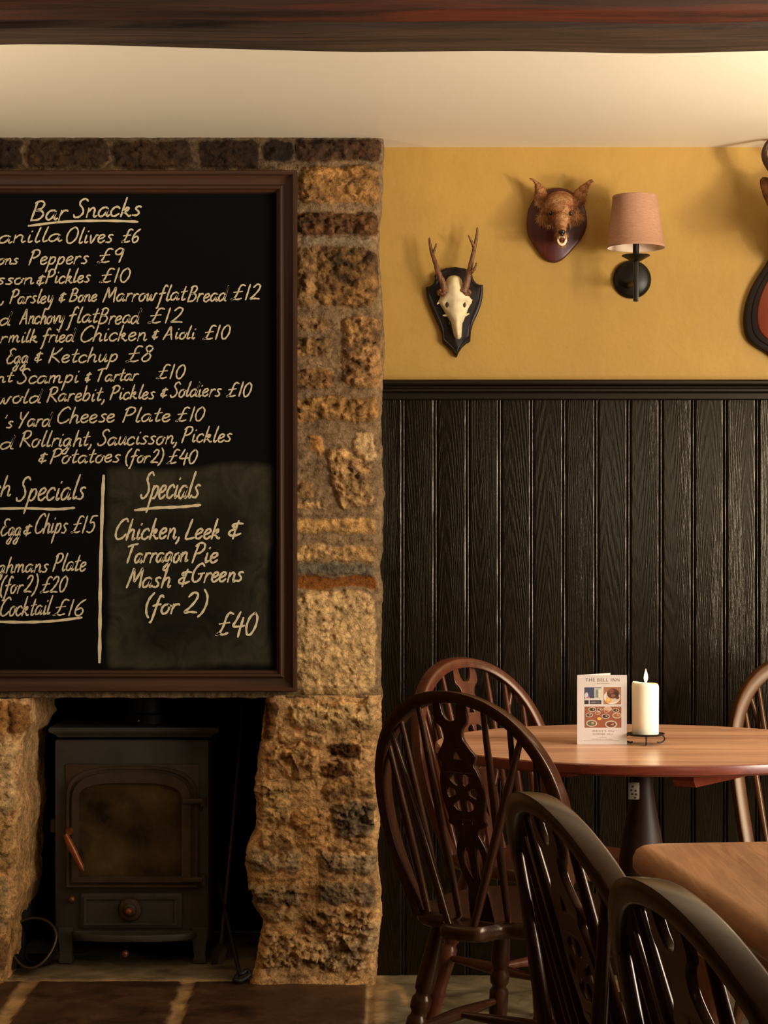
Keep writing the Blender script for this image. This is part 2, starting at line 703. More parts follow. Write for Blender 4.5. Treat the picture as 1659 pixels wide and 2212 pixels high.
def make_floor():
    # joints (x lines over a y range, y lines over an x range), in metres; fine grid near the picture's floor
    xs = np.r_[np.linspace(XL, -1.15, 8), np.arange(-1.13, .72, .008), np.linspace(.75, XR, 10)]
    ys = np.r_[np.linspace(YR, 4.55, 24), np.arange(4.57, 5.98, .008)]
    X, Y = np.meshgrid(xs, ys)
    wob = fbm(X, Y, X * 0, 9, 3) * .006
    g = np.zeros_like(X)

    def line_x(x0, x1, ya, yb, wd):
        nonlocal g
        t = (Y - ya) / (yb - ya)
        d = np.abs(X - (x0 + (x1 - x0) * t) + wob)
        m = (1 - sstep(wd * .5, wd * .5 + .008, d)) * sstep(ya - .02, ya, Y) * (1 - sstep(yb, yb + .02, Y))
        g = np.maximum(g, m)

    def line_y(y0, xa, xb, wd):
        nonlocal g
        d = np.abs(Y - y0 + wob)
        m = (1 - sstep(wd * .5, wd * .5 + .008, d)) * ((X > xa) & (X < xb))
        g = np.maximum(g, m)
    line_x(-.915, -.945, 4.2, 5.31, .034)
    line_x(-.500, -.522, 4.2, 5.33, .026)
    line_x(-.040, -.036, 4.0, 5.34, .010)
    line_y(5.315, -2.2, -.40, .012)
    line_y(4.30, -2.2, 3, .02)
    line_x(.62, .62, 2.9, 5.3, .014)
    for k in range(-3, 4):
        line_x(k * .62 + .2, k * .62 + .2, 2.9, 4.3, .02)
        line_x(k * .7 + .45, k * .7 + .45, 1.3, 2.9, .02)
    line_y(2.9, -3, 3, .02)
    line_y(1.3, -3, 3, .02)
    fine = fbm(X, Y, X * 0, 22, 4)
    Z = -.006 * g + fine * .0015 - .003
    tone = np.ones((*X.shape, 4))
    slab = np.array(lin((76, 52, 33))[:3])
    grey = np.array(lin((128, 114, 90))[:3])
    pale = np.array(lin((116, 104, 80))[:3])
    joint = np.array(lin((178, 146, 104))[:3])
    hearth = (Y > 5.315)[..., None] & (X < -.36)[..., None]
    right = (X > -.038)[..., None]
    c = np.where(hearth, grey, np.where(right, pale, slab))
    # a pale worn loop of old mortar on the slab beside the breast
    e = np.abs(np.hypot((X - .022) / .032, (Y - 5.06) / .17) - 1)
    stain = (1 - sstep(.12, .4, e)) * (Y > 5.02) * .8
    stain = np.maximum(stain, (1 - sstep(.01, .03, np.abs(X + .015 + wob))) * .8 * (Y > 4.7) * (Y < 5.37))
    gg = np.maximum(g, stain)[..., None]
    tone[..., :3] = c * (1 - gg) + joint * gg
    ny, nx = X.shape
    verts = np.stack([X, Y, Z], -1).reshape(-1, 3)
    idx = np.arange(ny * nx).reshape(ny, nx)
    faces = np.stack([idx[:-1, :-1], idx[:-1, 1:], idx[1:, 1:], idx[1:, :-1]], -1).reshape(-1, 4)
    return color_mesh('floor', verts.tolist(), faces.tolist(), tone.reshape(-1, 4), floor_mat())


struct(make_floor(), 'worn brown flagstone floor with pale joints')


# ------------------------------------------------------------------ stone chimney breast
def stone(px0, py0, px1, py1, col, bulge=.010, rough=.006, mott=.5):
    r = min(px1 - px0, py1 - py0) * .22
    poly = []
    for cx, cy, a0 in ((px1 - r, py0 + r, -90), (px1 - r, py1 - r, 0), (px0 + r, py1 - r, 90), (px0 + r, py0 + r, 180)):
        for k in range(4):
            a = math.radians(a0 + k * 30)
            poly.append((cx + r * math.cos(a), cy + r * math.sin(a)))
    return (poly, col, bulge, rough, mott)


def spoly(pts, col, bulge=.010, rough=.006, mott=.5):
    return (pts, col, bulge, rough, mott)


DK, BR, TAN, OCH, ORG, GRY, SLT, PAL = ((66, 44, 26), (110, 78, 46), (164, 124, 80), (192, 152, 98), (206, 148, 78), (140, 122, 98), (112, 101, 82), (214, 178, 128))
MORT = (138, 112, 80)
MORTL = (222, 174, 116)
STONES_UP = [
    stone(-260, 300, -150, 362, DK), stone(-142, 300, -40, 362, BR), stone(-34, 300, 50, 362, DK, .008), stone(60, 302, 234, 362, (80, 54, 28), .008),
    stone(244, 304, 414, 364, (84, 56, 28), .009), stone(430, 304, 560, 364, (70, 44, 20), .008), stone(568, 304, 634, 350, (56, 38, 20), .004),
    stone(640, 299, 826, 349, (86, 58, 34), .012, .008, .9), stone(647, 359, 822, 441, (158, 116, 66), .014, .007, .6),
    stone(640, 459, 822, 510, (92, 62, 34), .012, .012, 1.0), stone(655, 512, 806, 530, GRY, .004, .002, .2),
    stone(640, 533, 690, 662, (150, 114, 72), .010, .008, .7), stone(684, 533, 820, 664, (128, 94, 54), .014, .010, 1.0),
    stone(630, 689, 713, 713, TAN, .006, .006, .8), stone(630, 730, 714, 771, (140, 106, 64), .009, .009, .9), stone(630, 794, 721, 842, (132, 96, 58), .011, .009, .8),
    stone(741, 684, 828, 838, (160, 120, 76), .013, .010, .8), stone(630, 858, 822, 910, (160, 120, 70), .012, .009, .8),
    spoly([(664, 942), (690, 941), (702, 974), (690, 986), (672, 970)], ORG, .010, .004, .3),
    spoly([(768, 933), (806, 936), (815, 990), (790, 1000), (767, 975)], PAL, .012, .006, .5),
    spoly([(708, 972), (740, 966), (768, 984), (800, 1000), (806, 1096), (738, 1100), (712, 1040)], (178, 140, 92), .014, .011, .9),
    stone(630, 1038, 676, 1075, TAN, .008), stone(630, 1082, 693, 1101, OCH, .007), stone(630, 1120, 812, 1153, (194, 150, 92), .009, .004, .5),
    stone(630, 1176, 736, 1214, (190, 150, 98), .010, .007, .6), stone(730, 1180, 812, 1215, (188, 146, 94), .010, .007, .6),
    stone(630, 1217, 812, 1243, SLT, .006, .003, .3),
    stone(630, 1274, 812, 1502, (210, 172, 120), .012, .006, .3),
]
RECESS_BAND = (1243, 1274)
STONES_LOW = [
    stone(630, 1519, 812, 1578, (214, 176, 122), .016, .008, .4), stone(560, 1515, 600, 1600, (120, 82, 42), .008),
    stone(604, 1584, 704, 1612, (206, 166, 114), .016, .006, .5), stone(700, 1682, 812, 1728, (196, 152, 96), .012, .007, .6), stone(632, 1752, 704, 1830, (198, 150, 92), .010, .006, .5),
    stone(716, 1812, 814, 1838, (188, 146, 96), .010, .006, .5), stone(560, 1788, 640, 1834, (204, 162, 108), .012, .006, .5), stone(575, 1612, 690, 1682, (198, 154, 100), .015, .009, .6), stone(712, 1606, 784, 1640, (92, 58, 26), .004, .012, .9), stone(690, 1648, 758, 1682, (110, 72, 34), .006, .010, .8),
    stone(545, 1696, 628, 1784, (212, 172, 118), .016, .009, .4),
    spoly([(706, 1740), (750, 1731), (806, 1736), (814, 1782), (796, 1809), (724, 1809), (722, 1774)], (140, 118, 90), .020, .014, .7),
    stone(528, 1838, 600, 1886, (192, 164, 126), .013, .006, .5), stone(598, 1838, 652, 1884, (202, 176, 138), .014, .006, .5), stone(688, 1840, 770, 1890, (186, 156, 116), .015, .008, .6), stone(766, 1844, 816, 1888, (182, 156, 120), .012, .006, .6),
    stone(535, 1909, 650, 1957, (184, 156, 116), .012, .012, .6), stone(681, 1904, 812, 1955, (158, 132, 98), .016, .009, .7),
    stone(565, 1960, 641, 1997, (186, 154, 110), .011, .008, .6), stone(655, 1966, 800, 2018, (188, 148, 100), .014, .014, .8), stone(560, 2020, 690, 2090, (200, 160, 108), .012, .014, .6),
    stone(690, 2022, 790, 2098, (212, 176, 128), .014, .014, .7), stone(770, 1990, 822, 2060, (204, 170, 126), .010, .010, .6),
]
STONES_JAMB = [stone(-60, 1512, 22, 1588, (176, 124, 64)), stone(20, 1516, 72, 1590, (150, 104, 54)), stone(-60, 1596, 34, 1760, PAL), stone(-60, 1770, 30, 1880, OCH), stone(-60, 1890, 26, 2010, PAL),
               stone(-60, 2018, 18, 2100, TAN), stone(-240, 1520, -70, 1700, OCH), stone(-240, 1710, -70, 1900, TAN), stone(-240, 1910, -70, 2100, OCH)]


def poly_sd(poly, X, Y):
    d = np.full(X.shape, 1e9)
    ins = np.zeros(X.shape, bool)
    n = len(poly)
    for i in range(n):
        ax, ay = poly[i]
        bx, by = poly[(i + 1) % n]
        ex, ey = bx - ax, by - ay
        wx, wy = X - ax, Y - ay
        t = np.clip((wx * ex + wy * ey) / (ex * ex + ey * ey + 1e-9), 0, 1)
        d = np.minimum(d, np.hypot(wx - ex * t, wy - ey * t))
        c = ((ay <= Y) & (by > Y)) | ((by <= Y) & (ay > Y))
        xi = ax + (Y - ay) / (by - ay + 1e-12) * ex
        ins ^= c & (X < xi)
    return np.where(ins, -d, d)


def facets(U, V, seed, coarse=0.0):
    """broken-stone facets: every cell is a little tilted plane"""
    out = np.zeros(U.size)
    u, v = U.ravel(), V.ravel()
    for k, sc in ((coarse, 1.25), (1.0, 3.0), (.5, 7.0)):
        if not k:
            continue
        for i in range(U.size):
            p = Vector((u[i] * sc * .8, v[i] * sc * 1.15, seed))
            c = noise.voronoi(p)[1][0]
            h1 = math.sin(c.x * 127.1 + c.y * 311.7) * 43758.5453 % 1 - .5
            h2 = math.sin(c.x * 269.5 + c.y * 183.3) * 28001.831 % 1 - .5
            h3 = math.sin(c.x * 91.7 + c.y * 53.9) * 15731.743 % 1 - .5
            out[i] += k * ((p.x - c.x) * h1 * 2 + (p.y - c.y) * h2 * 2 + h3 * .9)
    return out.reshape(U.shape)


def stone_field(U, V, stones, mort, seed, lump=1.0):
    """U, V in photograph pixels over the unrolled face; returns height in metres and tone"""
    n1 = fbm(U / 60, V / 60, U * 0 + seed, 1.6, 3)
    n2 = fbm(U / 60, V / 60, U * 0 + seed + 9, 1.6, 3)
    n3 = fbm(U / 60, V / 60, U * 0 + seed + 21, 3.2, 5)
    n4 = fbm(U / 60, V / 60, U * 0 + seed + 33, 1.1, 4)
    fac = facets(U / 60, V / 60, seed, 1.6 if lump > .5 else 0)
    Uw, Vw = U + n1 * (5 + 6 * lump) + n3 * 4 * lump, V + n2 * (4 + 6 * lump) + fac * 5 * lump
    h = n3 * .0035 + n4 * .007 * lump + fac * .0034 * lump
    tone = np.ones((*U.shape, 3)) * np.array(lin(mort)[:3])
    tone *= np.clip(1 + (.22 + .2 * lump) * n4 + .25 * lump * n1, .4, 1.6)[..., None]
    for poly, col, bulge, rough, mott in stones:
        a = np.array(poly)
        m = (U > a[:, 0].min() - 25) & (U < a[:, 0].max() + 25) & (V > a[:, 1].min() - 25) & (V < a[:, 1].max() + 25)
        if not m.any():
            continue
        d = poly_sd(poly, Uw[m], Vw[m])
        k = 1 - sstep(-3.0 - 2 * lump, 1.0 + lump, d)
        h[m] -= (.0035 + .002 * lump) * np.exp(-((d - 2.5) / 3.0) ** 2) * np.clip(.6 + n4[m] * 1.2, 0, 1.4)
        dome = bulge * (1 - np.exp(np.minimum(d, 0) / 9.0))
        hh = dome + rough * (.9 * n3[m] + .9 * fac[m])
        h[m] = h[m] * (1 - k) + hh * k
        c = np.array(lin(col)[:3])
        var = 1 + mott * (.75 * n4[m] + .8 * n3[m])
        cc = c * np.clip(var, .25, 1.8)[:, None]
        cc[:, 2] *= .95
        tone[m] = tone[m] * (1 - k)[:, None] + cc * k[:, None]
    # tone darkened along the top course, less so towards the right
    dark_tone = (1 - sstep(345, 385, V + n1 * 10 + (U - 640) * .12 * (U > 640))) * (1 - sstep(640, 800, U) * .55)
    tone *= (1 - .55 * dark_tone)[..., None]
    return h, tone


def profile_rows(V, xin_f, xout_f, yback_in, yback_out, step, r=.026):
    """unrolled rows: from inside the opening, round the corner, over the face and round the outer corner"""
    rows = []
    return rows


SB = YB / F


def breast_piece(v0, v1, xin, xout, ind, outd, stones, mort, seed, step=2.6, bottom=False):
    """xin/xout: functions of v (px) giving the face's left and right limits in px (None for a plain cut)"""
    R = 24.0     # corner radius in px
    nv = max(2, int((v1 - v0) / step)) + 1
    vs = np.linspace(v0, v1, nv)
    xi = np.array([xin(v) for v in vs])
    xo = np.array([xout(v) for v in vs])
    nf = int((xo - xi).mean() / step)
    t = np.linspace(0, 1, nf)
    segs = []          # each: (offset x, offset y (px depth), normal x, normal y, u)
    arc = np.linspace(0, PI / 2, 9)
    cols_x, cols_y, cols_nx, cols_ny, cols_u = [], [], [], [], []
    if ind:
        k = int(ind / (step * 1.6))
        for d in np.linspace(ind, R, k)[:-1]:
            cols_x.append(xi); cols_y.append(np.full(nv, d)); cols_nx.append(-1); cols_ny.append(0); cols_u.append(xi - (d - R) - R * PI / 2 + R)
        for a in arc[:-1]:
            cols_x.append(xi + R - R * math.cos(a)); cols_y.append(np.full(nv, R - R * math.sin(a)))
            cols_nx.append(-math.cos(a)); cols_ny.append(-math.sin(a)); cols_u.append(xi + R - R * (PI / 2 - a))
        a0 = xi + R
    else:
        a0 = xi
    b0 = xo - R if outd else xo
    for q in t:
        cols_x.append(a0 + (b0 - a0) * q); cols_y.append(np.zeros(nv)); cols_nx.append(0); cols_ny.append(-1); cols_u.append(a0 + (b0 - a0) * q)
    if outd:
        for a in arc[1:]:
            cols_x.append(xo - R + R * math.sin(a)); cols_y.append(np.full(nv, R - R * math.cos(a)))
            cols_nx.append(math.sin(a)); cols_ny.append(-math.cos(a)); cols_u.append(xo - R + R * a)
        k = max(3, int(outd / (step * 1.6)))
        for d in np.linspace(R, outd, k)[1:]:
            cols_x.append(xo); cols_y.append(np.full(nv, d)); cols_nx.append(1); cols_ny.append(0); cols_u.append(xo + R * (PI / 2 - 1) + (d - R))
    PX = np.array(cols_x).T
    PD = np.array(cols_y).T
    U = np.array(cols_u).T
    NX = np.repeat(np.array(cols_nx)[None], nv, 0)
    NY = np.repeat(np.array(cols_ny)[None], nv, 0)
    V = np.repeat(vs[:, None], PX.shape[1], 1)
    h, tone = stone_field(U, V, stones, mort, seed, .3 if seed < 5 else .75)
    if v0 < 1260 < v1:
        k = (sstep(RECESS_BAND[0], RECESS_BAND[0] + 5, V + 4 * np.sin(U / 17)) * (1 - sstep(RECESS_BAND[1] - 7, RECESS_BAND[1], V + 5 * np.sin(U / 23)))) * (U > 560) * (U < 812)
        h = h * (1 - k) + (-.008) * k
        tone = tone * (1 - k)[..., None] + np.array(lin((136, 80, 26))[:3]) * k[..., None]
    h = h * np.where(np.abs(NX) > .3, .5, 1.0)
    X = (PX - CX) * SB + NX * h
    Y = YB + PD * SB + NY * h
    Z = CAMZ + (HOR - V) * SB
    if bottom:
        # fold the lowest rows back under the lintel
        extra = []
        for d in np.linspace(0, .75, 40)[1:]:
            extra.append((X[-1], np.maximum(Y[-1], YB + d) if d > .02 else Y[-1] + d, Z[-1] + .004 * np.sin(X[-1] * 60 + d * 30)))
        X = np.vstack([X] + [e[0] for e in extra])
        Y = np.vstack([Y] + [e[1] for e in extra])
        Z = np.vstack([Z] + [e[2] for e in extra])
        tone = np.concatenate([tone] + [tone[-1:] for e in extra], 0)
    return X, Y, Z, tone


def make_breast():
    verts, faces, tones = [], [], []

    def put(X, Y, Z, tone):
        off = sum(len(v) for v in verts)
        nv, nu = X.shape
        idx = np.arange(nv * nu).reshape(nv, nu) + off
        faces.append(np.stack([idx[:-1, :-1], idx[1:, :-1], idx[1:, 1:], idx[:-1, 1:]], -1).reshape(-1, 4))
        verts.append(np.stack([X, Y, Z], -1).reshape(-1, 3))
        tones.append(np.concatenate([tone.reshape(-1, 3), np.ones((nv * nu, 1))], 1))
    xo_pts = [(290, 828), (330, 829), (400, 826), (500, 818), (560, 819), (640, 826), (760, 830), (830, 826), (880, 823), (960, 825), (1100, 828), (1240, 822), (1280, 827), (1400, 822), (1500, 824),
              (1560, 824), (1640, 815), (1720, 822), (1800, 818), (1850, 814), (1920, 822), (1980, 824), (2040, 818), (2130, 812)]
    xi_pts = [(1500, 572), (1540, 570), (1600, 566), (1640, 554), (1700, 550), (1780, 552), (1800, 550), (1826, 534), (1880, 530), (1920, 536), (1960, 545), (1990, 566), (2030, 562), (2080, 552), (2130, 540)]
    xj_pts = [(1500, 66), (1560, 64), (1600, 44), (1680, 40), (1760, 44), (1840, 36), (1940, 34), (2000, 22), (2060, 14), (2130, 6)]

    def interp(p):
        a = np.array(p, float)
        return lambda v: float(np.interp(v, a[:, 0], a[:, 1]) + 3.5 * noise.fractal(Vector((v / 34, p[0][1] * .37, 0)), .9, 2.1, 4))
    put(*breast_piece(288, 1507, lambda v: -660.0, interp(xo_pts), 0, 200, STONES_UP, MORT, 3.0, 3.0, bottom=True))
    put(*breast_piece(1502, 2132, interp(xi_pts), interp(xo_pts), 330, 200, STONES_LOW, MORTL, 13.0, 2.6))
    put(*breast_piece(1509, 2132, lambda v: -660.0, interp(xj_pts), 0, 330, STONES_JAMB, MORTL, 23.0, 4.0))
    return color_mesh('wall_chimney_breast', np.concatenate(verts).tolist(), np.concatenate(faces).tolist(), np.concatenate(tones), M['stone'])


struct(make_breast(), 'rough rubble stone chimney breast with a wide fireplace opening')

# sooty back of the fireplace
M['soot'] = plain('sooty_brick', (26, 20, 15), .9, 0, .4, 14, .004, 60)
b = MB()
b.box((-1.5, YB + .70, 0), (0.0, YB + .78, 1.3))
b.box((-1.5, YB + .12, .85), (0.0, YB + .78, .93))
b.box((-.335, YB + .2, 0), (-.27, YB + .72, .85))
b.box((-1.06, YB + .2, 0), (-.99, YB + .72, .85))
struct(b.build('wall_fireplace_recess', M['soot']), 'sooty black lining of the fireplace recess')


# ------------------------------------------------------------------ black boarding and dado rail
def make_panelling():
    z0, z1 = 0.0, CAMZ + (HOR - 850) * YW / F
    xs, ys = [], []
    x = -.03
    k0 = -1
    pts = [(-.12, 0)]
    for k in range(0, 34):
        gx = GX0 + k * PITCH
        # board edge - quirk - bead - quirk - board edge
        pts.append((gx - .0098, 0))
        for j in range(6):
            q = PI / 2 * j / 5
            pts.append((gx - .0092 + .0042 * math.sin(q), .0042 * (1 - math.cos(q))))
        pts.append((gx - .0046, .0060))
        for j in range(9):
            q = PI * j / 8
            pts.append((gx - .0004 - .0038 * math.cos(q), .0050 - .0038 * math.sin(q)))
        pts.append((gx + .0040, .0060))
        for j in range(6):
            q = PI / 2 * j / 5
            pts.append((gx + .0086 - .0042 * math.cos(q), .0042 * (1 - math.sin(q))))
        pts.append((gx + .0092, 0))
    pts = [p for p in pts if p[0] < XR]
    pts.append((XR, 0))
    m = MB()
    vs, fs = [], []
    zs = [z0, z1 * .5, z1]
    n = len(pts)
    for z in zs:
        for (px, d) in pts:
            vs.append((px, YW + d, z))
    for i in range(len(zs) - 1):
        for k in range(n - 1):
            fs.append((i * n + k, i * n + k + 1, (i + 1) * n + k + 1, (i + 1) * n + k))
    m.add(vs, fs)
    m.box((-.12, YW + .0065, 0), (XR, YP, z1))
    return m.build('wall_panelling', M['panel'], angle=40)


struct(make_panelling(), 'glossy black tongue and groove boarding under the dado rail')
zr = CAMZ + (HOR - 820) * (YW - .03) / F
prof = [(YP, 0), (YW - .030, 0), (YW - .034, -.004), (YW - .034, -.011), (YW - .030, -.015), (YW - .022, -.017), (YW - .020, -.022), (YW - .024, -.025), (YW - .024, -.031), (YW - .014, -.033),
        (YW - .012, -.036), (YW - .012, -.050), (YW - .009, -.053), (YW + .004, -.053), (YP, -.053)]
b = MB()
rg = []
for x in (-.10, XR):
    rg.append([Vector((x, y, zr + dz)) for y, dz in prof])
b.rings(rg)
struct(b.build('trim_1', M['rail'], angle=25), 'moulded black dado rail')


# ------------------------------------------------------------------ ceiling beam
def beam_mat(nm, red):
    t = NT(nm)
    co = t.coords((.06, 1, 1))
    a = t.noise(co, 34, 6, .65, .8)
    r = t.noise(t.coords((.10, 1.2, 2.2)), 14, 5, .6, .4)
    if red:
        c = t.ramp(a, [(.35, lin((28, 16, 9))), (.62, lin((64, 36, 20)))])
        c = t.mix(t.ramp(r, [(.50, (0, 0, 0)), (.68, (.9, .9, .9))]), c, lin((112, 46, 22)))
    else:
        c = t.ramp(a, [(.35, lin((36, 25, 17))), (.62, lin((78, 56, 40)))])
    t.base(c)
    t.set(Roughness=.5)
    t.bump(a, .004)
    return t.mat


def make_beam():
    n = 60
    rg = []
    for i in range(n + 1):
        x = XL + (XR - XL) * i / n
        w1 = .004 * math.sin(x * 5) + .003 * math.sin(x * 13 + 1)
        far = 3.836 + w1 - .06 * sstep(-.1, -.8, np.array(x)).item() if False else 3.836 + w1 - .055 * max(0, min(1, (-.05 - x) / .65))
        zb = 2.105 + .002 * math.sin(x * 9)
        rg.append([Vector((x, far + .01, ZC + .02)), Vector((x, far, zb + .02)), Vector((x, far - .012, zb)), Vector((x, 3.655 + w1, zb)), Vector((x, 3.650 + w1, zb + .012)),
                   Vector((x, 3.615 + w1, zb + .014)), Vector((x, 3.600, zb + .020)), Vector((x, 3.585 - w1, ZC + .02))])
    m = MB()
    m.rings(rg)
    # the face towards the room keeps its old red-brown paint
    for i, f in enumerate(m.f):
        if sum(m.v[k].y for k in f) / len(f) < 3.64:
            m.m[i] = 1
    return m.build('beam', [beam_mat('bare_beam_wood', False), beam_mat('old_red_beam_paint', True)], angle=25)


struct(make_beam(), 'dark reddish brown timber beam across the ceiling')


# ------------------------------------------------------------------ chalkboard
def chalk_mat():
    t = NT('blackboard_paint')
    co = t.coords()
    tc = t.n('ShaderNodeTexCoord')
    sep = t.n('ShaderNodeSeparateXYZ')
    t.l(tc.outputs['Object'], sep.inputs[0])
    s = t.noise(t.coords((1.2, 1, 1), (0, .5, 0)), 9, 5, .65, 1.6)
    # wiped chalk dust over the lower right part of the board
    x0, x1, z0, z1 = BX(238), BX(586), BZ(1440), BZ(1010)

    def win(v, a, b, e):
        m1 = t.n('ShaderNodeMapRange', interpolation_type='SMOOTHSTEP')
        t.l(v, m1.inputs[0])
        m1.inputs[1].default_value, m1.inputs[2].default_value = a - e, a + e
        m2 = t.n('ShaderNodeMapRange', interpolation_type='SMOOTHSTEP')
        t.l(v, m2.inputs[0])
        m2.inputs[1].default_value, m2.inputs[2].default_value = b + e, b - e
        return t.math('MULTIPLY', m1.outputs[0], m2.outputs[0])
    wob = t.math('MULTIPLY', t.math('SUBTRACT', t.noise(co, 5, 2), .5), .07)
    xx = t.math('ADD', sep.outputs[0], wob)
    zz = t.math('ADD', sep.outputs[2], wob)
    outer = t.math('MULTIPLY', win(xx, x0, x1, .010), win(zz, z0, z1, .012))
    inner = t.math('MULTIPLY', win(xx, x0 + .07, x1 - .06, .06), win(zz, z0 + .05, z1 - .09, .07))
    dens = t.math('MULTIPLY', outer, t.math('SUBTRACT', 1.0, t.math('MULTIPLY', inner, .72)))
    dens = t.math('MULTIPLY', dens, t.ramp(s, [(.25, (.15, .15, .15)), (.75, (1, 1, 1))]))
    c = t.mix(dens, lin((5, 4, 3)), lin((62, 58, 42)))
    t.base(c)
    t.set(Roughness=.85, Specular_IOR_Level=.1)
    return t.mat


YBD = YB - .012      # writing surface


def BX(px):
    return (px - CX) * YBD / F


def BZ(py):
    return CAMZ + (HOR - py) * YBD / F


YF = YB - .050
X_OUT_R = (641 - CX) * YF / F
Z_TOP = CAMZ + (HOR - 367) * YF / F
Z_BOT = CAMZ + (HOR - 1495) * YF / F
X_OUT_L = -1.36

board = thing('chalkboard', 'large framed chalkboard menu on the stone chimney breast above the stove', 'chalkboard', ((X_OUT_L + X_OUT_R) / 2, YB, Z_BOT))
b = MB()
b.box((X_OUT_L + .03, YBD, Z_BOT + .03), (X_OUT_R - .03, YBD + .012, Z_TOP - .03))
o = b.build('writing_surface', chalk_mat(), board, origin=(0, 0, 0))
o.location = -parent_loc(board)
# moulding: (distance in from the outer edge, depth in front of the stone)
FW = .0555
mould = [(0, -.004), (0, .044), (.003, .050), (.010, .050), (.0125, .046), (.0125, .038), (.018, .033), (.026, .030), (.034, .0285), (.0375, .031), (.0385, .0355), (.0415, .037), (.0455, .036), (.0475, .032), (.0485, .026), (.053, .022), (FW, .012), (FW, -.004)]


def frame_side(p0, p1, inward, name, mat):
    m = MB()
    p0, p1, inward = Vector(p0), Vector(p1), Vector(inward)
    d = (p1 - p0).normalized()
    rg = []
    for end, sg in ((p0, 1), (p1, -1)):
        rg.append([end + inward * a + d * sg * a + Vector((0, -dep, 0)) for a, dep in mould])
    m.rings(rg)
    return m.build(name, mat, board, angle=25)


TL, TR, BL, BRc = (X_OUT_L, YB, Z_TOP), (X_OUT_R, YB, Z_TOP), (X_OUT_L, YB, Z_BOT), (X_OUT_R, YB, Z_BOT)
frame_side(TL, TR, (0, 0, -1), 'frame_rail', M['frame_wood'])
frame_side(BL, BRc, (0, 0, 1), 'frame_rail', M['frame_wood'])
frame_side(BL, TL, (1, 0, 0), 'frame_stile', M['frame_wood_up'])
frame_side(BRc, TR, (-1, 0, 0), 'frame_stile', M['frame_wood_up'])

